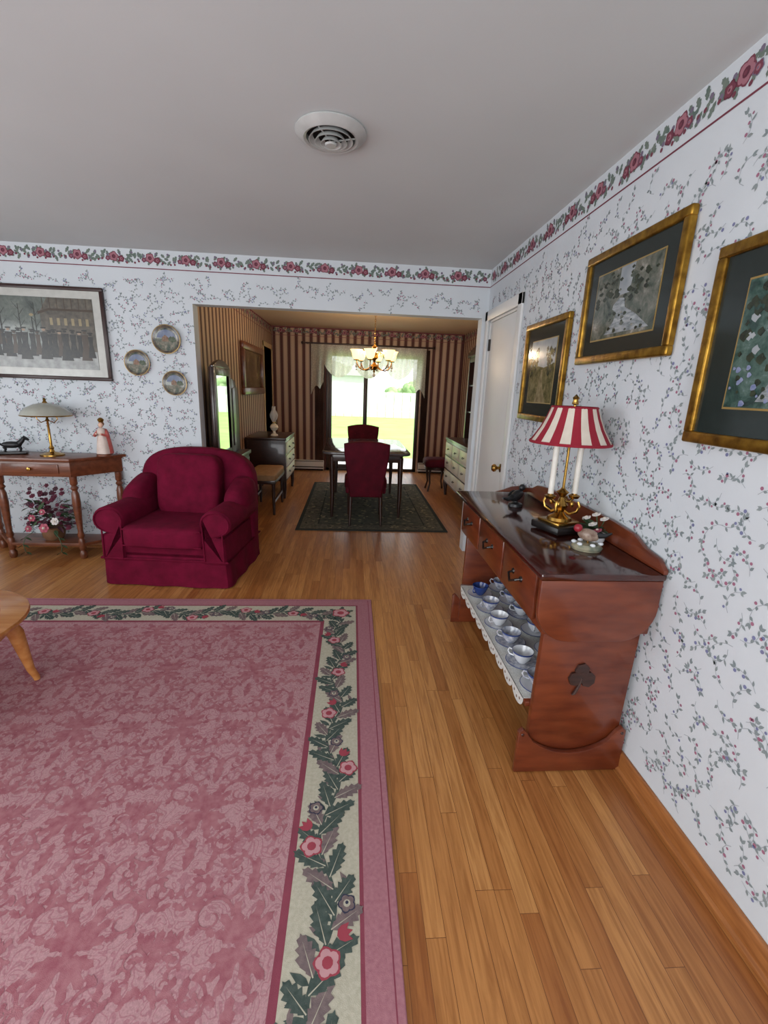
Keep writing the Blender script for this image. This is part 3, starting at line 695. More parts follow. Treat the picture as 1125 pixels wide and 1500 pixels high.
frame_yz('framed_landscape_print',1.605,2.285,1.61,2.08,PM2,.08,.065,2)
frame_yz('framed_landscape_print',.82,1.445,1.33,1.905,PM3,.10,.08,3)

b=B();y1=YB-.003
x0,x1,z0,z1=-2.98,-1.965,1.445,2.145;fw=.028
M_frame=mat('mahogany_frame',S(52,26,22),.35)
for a,c in (((x0,z0),(x1,z0+fw)),((x0,z1-fw),(x1,z1)),((x0,z0+fw-.003),(x0+fw,z1-fw+.003)),((x1-fw,z0+fw-.003),(x1,z1-fw+.003))): b.bx((a[0],y1-.028,a[1]),(c[0],y1,c[1]),M_frame,.006)
M_matw=mat('white_mat_board',S(196,196,190),.2)
b.bx((x0+fw-.002,y1-.016,z0+fw-.002),(x1-fw+.002,y1-.002,z1-fw+.002),M_matw)
a0,a1,c0,c1=x0+.09,x1-.09,z0+.085,z1-.085
b.bx((a0,y1-.019,c0),(a1,y1-.015,c1),painting_mat('print_street',[(74,80,78),(96,102,98),(116,122,116),(142,146,138)],6))
mp=lambda s,t,h:(a0+(a1-a0)*s,y1-.0195-h,c0+(c1-c0)*t)
def poly(P,m,h=0): b.add([mp(s,t,h) for s,t in P],[tuple(range(len(P)))],m)
M_snow=mat('print_snow',S(168,170,168),.3,col2=S(132,134,132),scale=20);M_fig=mat('print_figures',S(28,28,28),.3,col2=S(50,46,40),scale=50);M_fig2=mat('print_figures_brown',S(72,58,46),.3);M_bld=mat('print_building',S(104,96,84),.3,col2=S(70,66,60),scale=30);M_warm=mat('print_window_glow',S(150,136,104),.3);M_face=mat('print_faces',S(160,136,116),.3)
poly([(0,0),(1,0),(1,.26),(.6,.30),(.3,.30),(0,.24)],M_snow)
poly([(.52,.28),(.52,.80),(.60,1),(1,1),(1,.26)],M_bld,.0002);poly([(0,.28),(0,.62),(.05,.75),(.12,.62),(.2,.34)],M_fig2,.0002)
for i in range(6):
    x=.60+i*.065;poly([(x,.62),(x+.026,.62),(x+.026,.72),(x,.72)],M_warm,.0004)
poly([(.50,.76),(.60,.82),(1,.82),(1,.85),(.60,.85),(.50,.80)],M_fig2,.0005)
for i in range(7): poly([(.55+i*.065,.84),(.556+i*.065,.84),(.556+i*.065,1),(.55+i*.065,1)],M_fig2,.0005)
for s,w_,tp in ((.16,.008,.95),(.33,.006,.9),(.47,.006,.92)):
    poly([(s-w_,.26),(s+w_,.26),(s+w_*.4,tp),(s-w_*.4,tp)],M_fig,.0006)
    for q in range(5): z_=.5+q*.08;ribbon(b,mp,[(s,z_),(s+(.05 if q%2 else -.05),z_+.10)],[.006,.002],M_fig,.00062)
ribbon(b,mp,[(.44,.3),(.44,.72)],[.008,.008],M_fig,.00065);disc(b,mp,.44,.75,.02,M_warm,.0007,10)
for i,(s,t,hh,w_) in enumerate(((.05,.20,.34,.035),(.10,.16,.42,.04),(.16,.19,.36,.03),(.21,.15,.44,.05),(.26,.2,.34,.03),(.30,.18,.40,.035),(.35,.12,.48,.055),(.42,.17,.40,.04),(.47,.19,.36,.035),(.53,.13,.48,.055),(.58,.2,.36,.03),(.62,.16,.42,.045),(.67,.18,.38,.03),(.72,.12,.48,.055),(.79,.16,.42,.045),(.85,.18,.38,.035),(.90,.13,.46,.05),(.95,.17,.38,.035))):
    h_=.0008+i*.00004;mm=M_fig if i%4 else M_fig2
    poly([(s-w_,t),(s+w_,t),(s+w_*.45,t+hh*.5),(s+w_*.65,t+hh*.8),(s-w_*.65,t+hh*.8),(s-w_*.45,t+hh*.5)],mm,h_)
    disc(b,mp,s,t+hh*.87,.017,M_face if i%3==0 else mm,h_+.00002,8);ribbon(b,mp,[(s-.024,t+hh*.93),(s+.024,t+hh*.93)],[.02,.02],M_fig,h_+.00003)
b.obj('framed_street_print')
M_pl1=painting_mat('plate_scene',[(44,56,76),(84,96,86),(134,128,114),(180,176,166)],16)
M_rim=mat('plate_rim',S(112,98,76),.2,col2=S(50,50,60),scale=40)
M_pgold=mat('plate_gilt',S(150,124,76),.3,.7)
M_proof=mat('plate_cottage',S(110,76,66),.2,col2=S(150,130,110),scale=60);M_psky=mat('plate_sky',S(146,154,170),.2,col2=S(104,116,142),scale=20);M_ptree=mat('plate_tree',S(70,84,66),.2,col2=S(110,116,100),scale=50)
for x,z,r in ((-1.51,1.79,.112),(-1.755,1.60,.10),(-1.47,1.45,.098)):
    b=B();b.lathe([(0,.0),(r*.6,.0),(r,.018),(r*1.0,.022),(r*.93,.021),(r*.72,.010),(0,.009)],(0,0,0),M_rim,36,rot=(pi/2,0,0))
    b.lathe([(0,.0095),(r*.74,.0115),(r*.80,.0145),(r*.80,.016),(r*.73,.013),(0,.0115)],(0,0,0),M_pl1,36,rot=(pi/2,0,0))
    b.shell([(r*.97,.0205),(r*1.01,.0225),(r*.96,.0228)],(0,0,0),M_pgold,36,rot=(pi/2,0,0))
    q=lambda u,v,h:(u*r,-.0145-h,v*r)
    b.add([q(.66*math.cos(pi*k/12),.10+.56*math.sin(pi*k/12),0) for k in range(13)],[tuple(range(13))],M_psky)
    b.add([q(-.3,-.15,.0004),q(.15,-.15,.0004),q(.15,.12,.0004),q(-.08,.3,.0004),q(-.3,.12,.0004)],[(0,1,2,3,4)],M_proof)
    for k in range(6): disc(b,q,.25+.06*k,.0+.1*math.sin(k*2),.12,M_ptree,.0006+k*.00003,9,.2)
    b.obj('decorative_plate',(x,YB-.003,z))

# ---------------- console table ----------------
b=B()
def hexa(e,yf): return [(-2.51-.58-e,4.02),(-2.51-.32-e*.6,yf-e),(-2.51+.32+e*.6,yf-e),(-2.51+.58+e,4.02)]
b.ext(hexa(.0,3.66),'z',.825,.85,M_console,.006)
b.ext(hexa(-.03,3.66),'z',.815,.826,M_console);b.ext(hexa(-.04,3.66),'z',.70,.816,M_console,.003)
b.bx((-2.72,3.692,.725),(-2.30,3.70,.80),M_console,.004)
b.lathe([(0,0),(.012,0),(.008,.01),(.014,.02),(0,.026)],(-2.51,3.69,.762),M_brass,12,rot=(pi/2,0,0))
tl=[(0,.0),(.022,.0),(.030,.02),(.030,.05),(.018,.07),(.026,.085),(.026,.16),(.018,.175),(.028,.20),(.020,.23),(.026,.35),(.032,.47),(.028,.55),(.018,.58),(.03,.60),(.018,.62),(.028,.635),(.028,.70)]
for x,y in ((-2.79,3.75),(-2.23,3.75),(-3.03,3.98),(-1.99,3.98)): b.lathe(tl,(x,y,0.001),M_console,18)
b.ext([(-3.05,3.99),(-2.80,3.73),(-2.22,3.73),(-1.97,3.99)],'z',.11,.135,M_console,.004)
b.obj('console_table')
b=B()
b.lathe([(0,0),(.085,0),(.085,.01),(.05,.022),(.02,.03),(.014,.05),(.02,.06),(.010,.08),(.008,.27),(.014,.28),(.008,.29),(.008,.36)],(0,0,0),M_brass,24)
for s in (-1,1):
    b.tube([(0,0,.28),(s*.05,0,.26),(s*.08,0,.29),(s*.06,0,.33),(s*.02,0,.33)],.004,M_brass,8)
b.shell([(.172,.315),(.175,.318),(.163,.345),(.13,.375),(.08,.40),(.03,.412),(.012,.414)],(0,0,0),mat('opal_glass',S(178,178,168),.25,col2=S(156,154,142),scale=6),36)
b.shell([(.173,.312),(.177,.317),(.173,.322)],(0,0,0),M_brass,36)
b.lathe([(0,.41),(.02,.412),(.008,.43),(.012,.44),(0,.455)],(0,0,0),M_brass,16)
b.obj('desk_lamp',(-2.41,3.83,.8515))
M_robe=mat('figurine_robe',S(214,198,188),.4,col2=S(200,180,168));M_mantle=mat('figurine_mantle',S(190,96,88),.4,col2=S(166,70,64))
b=B()
b.lathe([(0,0),(.06,0),(.06,.015),(.05,.02),(0,.02)],(0,0,0),M_console,20)
b.lathe([(.052,.02),(.05,.05),(.040,.12),(.030,.17),(.032,.195),(.028,.215),(.012,.228),(0,.23)],(0,-.012,0),M_robe,20,sy=.8)
b.lathe([(.066,.02),(.062,.06),(.052,.13),(.042,.19),(.030,.217),(0,.225)],(0,.016,0),M_mantle,20,sy=.75)
b.ell((0,-.008,.25),(.036,.036,.044),mat('figurine_skin',S(226,184,160),.4),None,14);b.ell((0,.004,.258),(.042,.04,.04),mat('figurine_hair',S(128,84,50),.5),None,14)
b.lathe([(.016,0),(.022,.012),(.024,.022),(.012,.034),(0,.038)],(0,0,.272),M_gold,12)
for s in (-1,1): b.tube([(s*.03,0,.20),(s*.05,-.02,.165),(s*.02,-.055,.18)],[.013,.014,.008],M_mantle,8);b.ell((s*.018,-.058,.183),(.014,.012,.018),mat('figurine_hand',S(226,184,160),.4),None,8)
b.obj('saint_figurine',(-2.03,3.88,.8515))
b=B()
b.box((0,0,.012),(.20,.08,.022),M_black,.006)
b.ell((0,0,.075),(.14,.05,.055),M_pewter,None,14)
for x in (-.05,.05):
    for y in (-.014,.014): b.tube([(x,y,.06),(x+.008,y,.04),(x,y,.02)],[.010,.007,.006],M_pewter,8)
b.tube([(.05,0,.085),(.075,0,.11),(.085,0,.13)],[.022,.017,.013],M_pewter,10);b.tube([(.08,0,.135),(.105,0,.12),(.118,0,.11)],[.015,.012,.008],M_pewter,8)
b.tube([(-.065,0,.085),(-.09,0,.07),(-.095,0,.04)],[.008,.009,.004],M_pewter,8)
b.obj('horse_sculpture',(-2.72,3.84,.8515),.4)
b=B()
b.lathe([(0,0),(.06,0),(.08,.03),(.085,.07),(.07,.10),(.075,.11)],(0,0,0),mat('wicker',S(120,84,56),.8,bump=.6,bscale=80),20)
for k in range(120):
    a=rnd.uniform(0,2*pi);e=rnd.uniform(-.5,1.2);r=rnd.uniform(.05,.15);c=Vector((math.cos(a)*math.cos(e)*r*1.35,math.sin(a)*math.cos(e)*r*.6,.17+math.sin(e)*r*1.3))
    leaf3(b,c,(math.cos(a),math.sin(a)*.5,rnd.uniform(-.5,.6)),rnd.uniform(.05,.09),.035,M_leafg if k%3 else M_plum)
for k in range(70):
    a=rnd.uniform(0,2*pi);e=rnd.uniform(-.3,1.4);r=rnd.uniform(.10,.25);c=(math.cos(a)*math.cos(e)*r*1.0,math.sin(a)*math.cos(e)*r*.5-.01,.17+math.sin(e)*r*1.3)
    flower3(b,c,rnd.uniform(.024,.034),M_petb if k%4 else M_plum,(rnd.uniform(.3,1.2),0,0))
for c,r,m in (((.03,-.15,.14),.055,M_petp),((-.06,-.14,.22),.04,M_petp),((.10,-.12,.19),.045,M_petw),((-.12,-.11,.12),.04,M_petp),((.02,-.13,.27),.035,M_petp)): flower3(b,c,r,m,(1.3,0,0),M_cream)
for s in (-1,1):
    pts=[(s*.08,-.12,.10),(s*.13,-.15,.06),(s*.15,-.16,0.0),(s*.14,-.16,-.06)]
    b.tube(pts,.003,M_leafg,5)
    for p in pts[1:]:
        for q in (-1,1): leaf3(b,p,(q,0,-.5),.05,.03,M_leafg)
b.obj('silk_flower_arrangement',(-2.50,3.84,.137))

# ---------------- armchair ----------------
b=B()
b.box((0,-.02,.14),(.90,.76,.26),M_burg,.02)
P=[];c=[(-.455,-.405),(.455,-.405),(.455,.36),(-.455,.36)]
for k in range(4):
    p=Vector(c[k]);q=Vector(c[(k+1)%4]);L_=(q-p).length;d=(q-p)/L_;n=Vector((d.y,-d.x))
    for t in range(24):
        s=t/24;wv=.004*math.sin(s*pi*6);e=min(s,1-s)
        if e<.03: wv-=.012
        P.append((p+d*L_*s+n*wv,p+d*L_*s+n*(wv*1.5+.018)))
n=len(P);vs=[(a.x,a.y,.20) for a,_ in P]+[(c_.x,c_.y,.006) for _,c_ in P]
b.add(vs,[(i,(i+1)%n,n+(i+1)%n,n+i) for i in range(n)],M_burg)
b.tube([(-.465,-.412,.205),(.465,-.412,.205),(.465,.36,.205),(-.465,.36,.205),(-.465,-.412,.205)],.008,M_burg,8)
b.box((0,-.04,.27),(.86,.72,.14),M_burg,.03)
b.sq((0,-.12,.375),(.60,.66,.17),M_burg,(.28,.22),None,48,20)
for z in (.315,.435): b.tube([(-.285,-.435,z),(0,-.444,z),(.285,-.435,z)],.006,M_burg,6)
for s in (-1,1):
    P=[(s*.285,.18),(s*.285,.45)]
    for k in range(15):
        a=math.radians(160-k*17.5);P.append((s*(.385+.115*math.cos(a)),.49+.10*math.sin(a)))
    P+=[(s*.445,.38),(s*.455,.18)]
    b.ext(P,'y',-.415,.26,M_burg,.022,3)
    w_=[(s*(.385+.10*math.cos(math.radians(200-k*20))),-.418,.49+.085*math.sin(math.radians(200-k*20))) for k in range(14)]
    b.tube([(s*.30,-.418,.21)]+w_+[(s*.44,-.418,.21)],.006,M_burg,6)
P=[(-.47,.16)]
for k in range(25):
    a=pi-pi*k/24;P.append((.475*math.copysign(abs(math.cos(a))**.75,math.cos(a)),.60+.345*abs(math.sin(a))**.62))
P.append((.47,.16))
bmT=b.T;b.T=Matrix.Translation((0,.235,0))@Euler((-.05,0,0)).to_matrix().to_4x4()
b.ext(P,'y',-.08,.10,M_burg,.055,5)
b.T=bmT
for s in (-1,1):
    b.sq((s*.40,.10,.56),(.19,.42,.30),M_burg,(.7,.6),(.35,0,0),24,14)
b.sq((0,.095,.66),(.50,.18,.50),M_burg,(.35,.35),(-.12,0,0),48,24)
b.obj('armchair',(-1.30,3.60,0.001),-.10)

# ---------------- coffee table ----------------
b=B()
cx,cy=-2.03,1.80
def ellp(a,c_,n=48,p=.8): return [(cx+a*math.copysign(abs(math.cos(t))**p,math.cos(t)),cy+c_*math.copysign(abs(math.sin(t))**p,math.sin(t))) for t in [2*pi*i/n for i in range(n)]]
b.ext(ellp(.60,.44),'z',.405,.43,M_honey,.008);b.ext(ellp(.52,.37),'z',.335,.405,M_honey,.003)
M_inlay=mat('inlay',S(176,108,58),.25,col2=S(150,84,42),scale=3,stretch=(1,8,1),coat=.4)
b.ext(ellp(.50,.34),'z',.4301,.4306,M_inlay)
for sx in (-1,1):
    for sy in (-1,1):
        x,y=cx+sx*.42,cy+sy*.22
        b.tube([(x,y,.37),(x+sx*.035,y+sy*.02,.28),(x+sx*.05,y+sy*.025,.18),(x+sx*.065,y+sy*.03,.08),(x+sx*.08,y+sy*.038,.03),(x+sx*.08,y+sy*.038,.0172)],[.032,.034,.026,.018,.015,.014],M_honey,12)
b.obj('coffee_table')

# ---------------- ceiling vent ----------------
M_vent=mat('vent_enamel',S(188,190,188),.4)
b=B()
b.lathe([(0.11,-.002),(.14,-.002),(.142,-.008),(.125,-.022),(.108,-.03),(.098,-.026),(.10,-.002)],(0,0,0),M_vent,48)
b.lathe([(0,-.001),(.105,-.001),(.105,-.003),(0,-.003)],(0,0,0),M_dark,40)
for r,z in ((.085,-.034),(.062,-.040),(.040,-.046)): b.shell([(r-.014,z+.016),(r,z),(r+.003,z),(r-.010,z+.018)],(0,0,0),M_vent,40)
b.lathe([(0,-.052),(.02,-.05),(.024,-.044),(0,-.036)],(0,0,0),M_vent,24)
for k in range(3): a=k*2*pi/3;b.tube([(0,0,-.035),(.1*math.cos(a),.1*math.sin(a),-.018)],.003,M_vent,6)
b.obj('ceiling_vent',(-.105,2.14,H-.0005))

# ---------------- dining room ----------------
M_dr=mat('dining_rug_field',S(78,82,76),.95,col2=S(102,102,90),scale=22,bump=.2,bscale=300,spec=.05);M_dr2=mat('dining_rug_border',S(116,112,98),.95,col2=S(70,74,70),scale=40,bump=.2,bscale=300,spec=.05);M_dr3=mat('dining_rug_edge',S(60,64,62),.95,spec=.05)
M_drf=mat('dining_rug_flower',S(150,140,116),.95,spec=.05)
b=B();b.bx((-.58,4.61,.0005),(1.05,7.15,.009),M_dr3,.003)
mp=lambda x,y,h:(x,y,.009+h)
b.add([mp(x,y,.0004) for x,y in ((-.54,4.65),(1.01,4.65),(1.01,7.11),(-.54,7.11))],[(0,1,2,3)],M_dr2)
b.add([mp(x,y,.0008) for x,y in ((-.36,4.83),(.83,4.83),(.83,6.93),(-.36,6.93))],[(0,1,2,3)],M_dr3)
b.add([mp(x,y,.0012) for x,y in ((-.345,4.845),(.815,4.845),(.815,6.915),(-.345,6.915))],[(0,1,2,3)],M_dr)
for k in range(420):
    x,y=rnd.uniform(-.5,.97),rnd.uniform(4.69,7.05)
    if k%3==0: disc(b,mp,x,y,.018,M_drf,.0016+k*.000001,10,.2)
    else: leaf(b,mp,x,y,rnd.uniform(0,6),.06,.025,rnd.choice((M_drf,M_dr3)),.0014+k*.000001)
b.obj('dining_rug',recalc=False)
RZ=.0125
def dining_chair(loc,rz):
    b=B()
    P=[(-.17,.33),(-.185,.45),(-.21,.62),(-.235,.80),(-.24,.90)]
    for k in range(1,12): t=k/12;P.append((-.24+.48*t,.90+.035*math.sin(pi*t)))
    P+=[(.24,.90),(.235,.80),(.21,.62),(.185,.45),(.17,.33)]
    T=b.T;b.T=Matrix.Translation((0,-.21,.0))@Euler((.10,0,0)).to_matrix().to_4x4()
    b.ext(P,'y',-.04,.045,M_burg2,.02,3)
    for i in range(3):
        for j in range(3):
            b.ell(((j-1)*.12+(0.06 if i%2 else 0)-.03*(i%2),.047,.55+i*.12),(.018,.012,.018),M_burg,None,8)
    b.T=T
    b.sq((0,.02,.45),(.47,.50,.14),M_burg2,(.4,.35),None,32,14);b.box((0,.02,.39),(.44,.46,.08),M_burg2,.02)
    for sx in (-1,1):
        b.tube([(sx*.18,.21,.37),(sx*.185,.215,.2),(sx*.185,.22,.02),(sx*.185,.22,.0)],[.022,.018,.012,.012],M_walnut,10)
        b.tube([(sx*.16,-.20,.40),(sx*.165,-.215,.2),(sx*.17,-.25,.02),(sx*.17,-.25,.0)],[.024,.02,.013,.013],M_walnut,10)
    b.obj('dining_chair',loc,rz)
dining_chair((.16,5.02,RZ),0)
dining_chair((.17,6.75,RZ),pi)
M_tabletop=mat('table_top',S(86,84,88),.12,col2=S(70,62,60),scale=4,coat=.6)
b=B()
def rr(x0,y0,x1,y1,r,n=6):
    P=[]
    for cx_,cy_,a0 in ((x1-r,y1-r,0),(x0+r,y1-r,pi/2),(x0+r,y0+r,pi),(x1-r,y0+r,3*pi/2)):
        for k in range(n+1): a=a0+pi/2*k/n;P.append((cx_+r*math.cos(a),cy_+r*math.sin(a)))
    return P
b.ext(rr(-.33,5.03,.67,6.55,.12),'z',.735,.765,M_tabletop,.008)
b.ext(rr(-.25,5.11,.59,6.47,.05),'z',.65,.735,M_walnut,.003)
for x in (-.22,.56):
    for y in (5.14,6.44): b.tube([(x,y,.70),(x,y,.60),(x+.005,y,.3),(x,y-.01,.02),(x,y-.01,0)],[.034,.032,.024,.016,.016],M_walnut,12)
b.obj('dining_table',(0,0,RZ))

# chandelier
M_shade=mat('amber_glass_shade',S(250,226,180),.35,col2=S(240,206,150),scale=10,emit=2.4,ecol=S(255,210,140))
M_crys=mat('crystal',S(235,225,205),.05,coat=1)
b=B()
b.lathe([(0,-.005),(.06,-.005),(.055,-.02),(.02,-.035),(0,-.035)],(0,0,.62),M_brass,20)
for i in range(14): b.tube([(.008*math.cos(t),0,.585-i*.026+.016*math.sin(t)) if i%2 else (0,.008*math.cos(t),.585-i*.026+.016*math.sin(t)) for t in [2*pi*k/8 for k in range(9)]],.0025,M_brass,5)
b.lathe([(0,.22),(.012,.21),(.012,.18),(.035,.16),(.02,.14),(.012,.12),(.03,.09),(.045,.06),(.045,.03),(.02,.01),(.012,-.02),(.03,-.05),(.05,-.07),(.03,-.10),(.01,-.115),(.014,-.13),(0,-.15)],(0,0,0),M_brass,20)
for k in range(6):
    a=k*pi/3+.26;ca,sa=math.cos(a),math.sin(a)
    b.tube([(ca*r,sa*r,z) for r,z in ((.03,-.05),(.08,-.10),(.14,-.115),(.19,-.09),(.22,-.04),(.225,.0))],.007,M_brass,8)
    b.tube([(ca*r,sa*r,z) for r,z in ((.03,.06),(.07,.10),(.10,.08),(.09,.04))],.004,M_brass,6)
    c=(ca*.225,sa*.225,0)
    b.lathe([(0,-.012),(.03,-.008),(.034,0),(.018,.006),(.012,.03),(0,.03)],c,M_brass,14)
    b.shell([(.018,.005),(.040,.018),(.052,.045),(.055,.07),(.066,.10),(.078,.115),(.076,.116),(.062,.10),(.050,.07),(.046,.045),(.035,.02),(.012,.01)],c,M_shade,20)
    b.lathe([(0,.03),(.014,.035),(.022,.06),(.014,.085),(0,.09)],c,M_shade,12)
    for z,r in ((-.045,.012),(-.075,.016),(-.11,.010)): b.ell((ca*.225,sa*.225,z),(r*1.6,r*1.6,r*2.2),M_crys,None,8)
b.ell((0,0,-.17),(.035,.035,.045),M_crys,None,10)
CH=(.255,5.8,1.80)
b.obj('chandelier',CH)

M_ivory=mat('ivory_drawer',S(218,208,196),.4)
def whitebuffet(name,x0,x1,y0,y1,zt,side,leg=.22,rows=3,cols=2):
    b=B()
    b.bx((x0-.01,y0-.015,zt-.03),(x1+.01,y1+.015,zt),M_walnut,.006);b.bx((x0,y0,leg),(x1,y1,zt-.03),M_walnut,.004)
    xf=x1 if side>0 else x0
    for i in range(rows):
        for j in range(cols):
            ya=y0+.03+(y1-y0-.04)*j/cols;yb=y0+.01+(y1-y0-.04)*(j+1)/cols;h=(zt-.05-leg-.02)/rows;za=leg+.02+h*i
            b.bx((xf-.004,ya,za+.008),(xf+.012*side if side>0 else xf-.012,yb,za+h-.012),M_ivory,.004)
            ym=(ya+yb)/2
            for q in (-.25,.25) if cols<3 else (0,):
                yy=ym+q*(yb-ya);zz_=za+h/2
                b.tube([(xf+side*.012,yy-.035,zz_+.008),(xf+side*.03,yy-.02,zz_-.004),(xf+side*.03,yy+.02,zz_-.004),(xf+side*.012,yy+.035,zz_+.008)],.005,M_black,6)
    for x in (x0+.03,x1-.03):
        for y in (y0+.03,y1-.03): b.tube([(x,y,leg+.01),(x+.006*side,y,leg*.5),(x,y,.002)],[.03,.024,.016],M_walnut,10)
    b.obj(name)
whitebuffet('drawer_chest',-1.365,-.86,6.0,6.85,.81,1,.24,3,1)
whitebuffet('buffet_sideboard',1.36,1.895,5.15,6.5,.84,-1,.2,3,3)
b=B()
x0,x1,y0,y1,z0=1.58,1.895,5.25,6.4,.842
b.bx((x0,y0,z0),(x1,y0+.025,1.92),M_walnut);b.bx((x0,y1-.025,z0),(x1,y1,1.92),M_walnut);b.bx((x1-.02,y0,z0),(x1,y1,1.92),M_walnut)
b.bx((x0-.03,y0-.03,1.92),(x1,y1+.03,1.97),M_walnut,.01)
P=[(y0,1.97)]+[(y0+(y1-y0)*t/16,1.985+.09*math.sin(pi*t/16)) for t in range(17)]+[(y1,1.97)]
b.ext(P,'x',x0-.02,x0+.02,M_walnut,.004)
for z in (1.2,1.55): b.bx((x0+.02,y0+.02,z),(x1-.02,y1-.02,z+.018),M_walnut)
for j in range(3):
    ya=y0+(y1-y0)*j/3;yb=y0+(y1-y0)*(j+1)/3
    b.bx((x0-.004,ya,z0+.02),(x0+.016,ya+.03,1.92),M_walnut);b.bx((x0-.004,yb-.03,z0+.02),(x0+.016,yb,1.92),M_walnut);b.bx((x0-.004,ya,1.86),(x0+.016,yb,1.92),M_walnut)
for k in range(9):
    z=(1.218,1.568,.845)[k%3];y=y0+.15+(k//3)*.38
    b.lathe([(0,0),(.03,0),(.07,.02),(.075,.03),(.03,.02),(0,.015)],(1.72,y,z),rnd.choice((M_porc,M_blue)),18)
b.obj('china_hutch')
b=B()
b.sq((0,0,.43),(.40,.40,.14),M_burg2,(.5,.5));b.lathe([(.18,.33),(.185,.40)],(0,0,0),M_walnut,24)
for k in range(4):
    a=pi/4+k*pi/2;ca,sa=math.cos(a),math.sin(a);b.tube([(ca*r,sa*r,z) for r,z in ((.15,.36),(.17,.26),(.15,.12),(.19,.002))],[.02,.018,.013,.014],M_walnut,8)
b.obj('round_stool',(1.29,6.78,.001)) 
M_tan=mat('tan_upholstery',S(170,138,100),.8,col2=S(150,116,80),scale=20)
b=B()
b.bx((-1.19,5.15,.37),(-.86,5.85,.42),M_walnut,.008);b.sq((-1.025,5.5,.445),(.34,.72,.09),M_tan,(.3,.2))
for x in (-1.16,-.89):
    for y in (5.19,5.81): b.tube([(x,y,.38),(x,y,.2),(x,y,.002)],[.022,.018,.014],M_walnut,10)
b.bx((-1.17,5.18,.14),(-1.15,5.82,.17),M_walnut);b.bx((-.90,5.18,.14),(-.88,5.82,.17),M_walnut)
b.obj('upholstered_bench')
# dressing mirror on vanity
M_mir=mat('mirror_glass',S(225,228,228),.02,1,col2=S(222,226,226))
b=B()
xm=-1.21
def panel(y0,y1,z0,z1,f):
    b.bx((xm-.03,y0,z0),(xm,y1,z1),M_walnut,.004)
    b.bx((xm,y0+f,z0+f),(xm+.003,y1-f,z1-f),M_mir)
    for a,c in (((y0,z0),(y0+f,z1)),((y1-f,z0),(y1,z1)),((y0+f,z0),(y1-f,z0+f)),((y0+f,z1-f),(y1-f,z1))): b.bx((xm,a[0],a[1]),(xm+.016,c[0],c[1]),M_walnut,.004)
panel(4.17,4.72,.78,1.60,.07)
b.ext([(4.17,1.60)]+[(4.17+.55*k/14,1.61+.06*math.sin(pi*k/14)) for k in range(15)]+[(4.72,1.60)],'x',xm-.02,xm+.01,M_walnut,.003)
b.ext([(4.72,.78),(4.72,1.50),(4.80,1.52),(4.92,1.50),(5.02,1.42),(5.05,1.30),(5.05,.78)],'x',xm-.03,xm,M_walnut,.006)
b.ext([(4.80,.85),(4.80,1.42),(4.90,1.43),(4.98,1.34),(4.98,.85)],'x',xm,xm+.008,M_walnut,.003)
b.bx((-1.375,4.17,.74),(-1.10,5.07,.78),M_walnut,.006);b.bx((-1.365,4.19,.50),(-1.12,5.05,.74),M_walnut,.004)
for y in (4.6,): b.bx((-1.12,4.22,.53),(-1.108,y,.71),M_walnut,.004);b.bx((-1.12,y+.03,.53),(-1.108,5.02,.71),M_walnut,.004)
for y in (4.22,5.02):
    for x in (-1.34,-1.15): b.tube([(x,y,.51),(x,y,.25),(x,y,.002)],[.024,.019,.013],M_walnut,10)
b.obj('vanity_mirror')
b=B()
b.lathe([(0,0),(.05,0),(.045,.015),(.02,.03),(.016,.06),(.04,.08),(.055,.11),(.045,.14),(.02,.155),(.022,.17)],(0,0,0),M_glasswhite,20)
b.shell([(.022,.17),(.03,.20),(.05,.24),(.055,.275),(.04,.31),(.025,.34),(.024,.38),(.028,.385)],(0,0,0),mat('clear_glass',S(235,235,235),.05,alpha=.45),24)
b.lathe([(0,.165),(.026,.165),(.026,.18),(.01,.185),(.01,.20),(0,.205)],(0,0,0),M_brass,16)
b.obj('oil_lamp',(-1.05,6.3,.811))
b=B();x0=XLD+.003
y0,y1,z0,z1=5.95,7.25,1.34,1.98;fw=.09
for a,c in (((y0,z0),(y1,z0+fw)),((y0,z1-fw),(y1,z1)),((y0,z0+fw-.003),(y0+fw,z1-fw+.003)),((y1-fw,z0+fw-.003),(y1,z1-fw+.003))): b.bx((x0,a[0],a[1]),(x0+.05,c[0],c[1]),M_console,.012)
b.bx((x0+.004,y0+fw-.002,z0+fw-.002),(x0+.02,y1-fw+.002,z1-fw+.002),painting_mat('print_oil',[(30,24,18),(64,50,34),(110,88,54),(150,130,96)],5))
b.obj('framed_oil_painting')

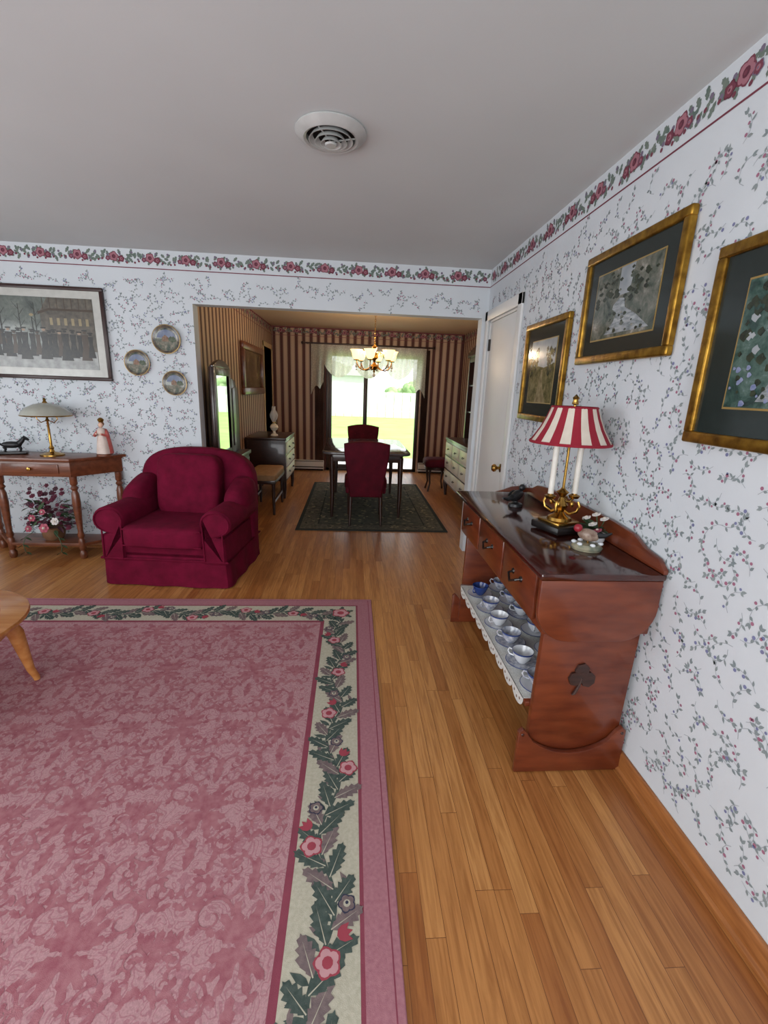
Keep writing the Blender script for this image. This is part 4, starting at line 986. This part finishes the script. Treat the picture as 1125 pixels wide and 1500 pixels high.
# ---------------- lights ----------------
def area(name,loc,rot,sx,sy,p,col=(1,1,1)):
    l=bpy.data.lights.new(name,'AREA');l.shape='RECTANGLE';l.size=sx;l.size_y=sy;l.energy=p;l.color=col
    o=bpy.data.objects.new(name,l);o.location=loc;o.rotation_euler=rot;bpy.context.scene.collection.objects.link(o)
area('window_daylight_front',(-1.2,YF-.14,1.33),(pi/2,0,0),3.5,1.6,96,(.95,.98,1))
area('window_daylight_left',(XL-.14,1.4,1.43),(0,-pi/2,0),1.3,2.3,40,(.93,.97,1))
for k in range(6):
    a=k*pi/3+.26;l=bpy.data.lights.new('chandelier_bulb','POINT');l.energy=7.5;l.color=(1,.77,.52);l.shadow_soft_size=.03
    o=bpy.data.objects.new('chandelier_bulb',l);o.location=(CH[0]+.225*math.cos(a),CH[1]+.225*math.sin(a),CH[2]+.125);bpy.context.scene.collection.objects.link(o)
l=bpy.data.lights.new('sun','SUN');l.energy=6;l.angle=.02;o=bpy.data.objects.new('sun',l)
o.rotation_euler=Vector((.75,-.45,1)).to_track_quat('Z','Y').to_euler();bpy.context.scene.collection.objects.link(o)
w=bpy.data.worlds.new('World');bpy.context.scene.world=w;w.use_nodes=True
bg=w.node_tree.nodes['Background'];bg.inputs[0].default_value=(.92,.96,1,1);bg.inputs[1].default_value=2.0

# ---------------- camera ----------------
f,yaw,pt,ro,h=664.6686,-.0761,-.2619,.0379,1.4566
cy_,sy_=math.cos(yaw),math.sin(yaw);F=Vector((-sy_,cy_,0));R=Vector((cy_,sy_,0));U=Vector((0,0,1))
F2=math.cos(pt)*F+math.sin(pt)*U;U2=math.cos(pt)*U-math.sin(pt)*F
R3=math.cos(ro)*R+math.sin(ro)*U2;U3=math.cos(ro)*U2-math.sin(ro)*R
cd=bpy.data.cameras.new('camera');cd.sensor_fit='VERTICAL';cd.sensor_height=24;cd.lens=f/1500*24;cd.clip_start=.02;cd.clip_end=200
co=bpy.data.objects.new('camera',cd);co.matrix_world=Matrix(((R3.x,U3.x,-F2.x,0),(R3.y,U3.y,-F2.y,0),(R3.z,U3.z,-F2.z,h),(0,0,0,1)))
bpy.context.scene.collection.objects.link(co);bpy.context.scene.camera=co
vs_=bpy.context.scene.view_settings;vs_.view_transform='Standard';vs_.look='None';vs_.exposure=0
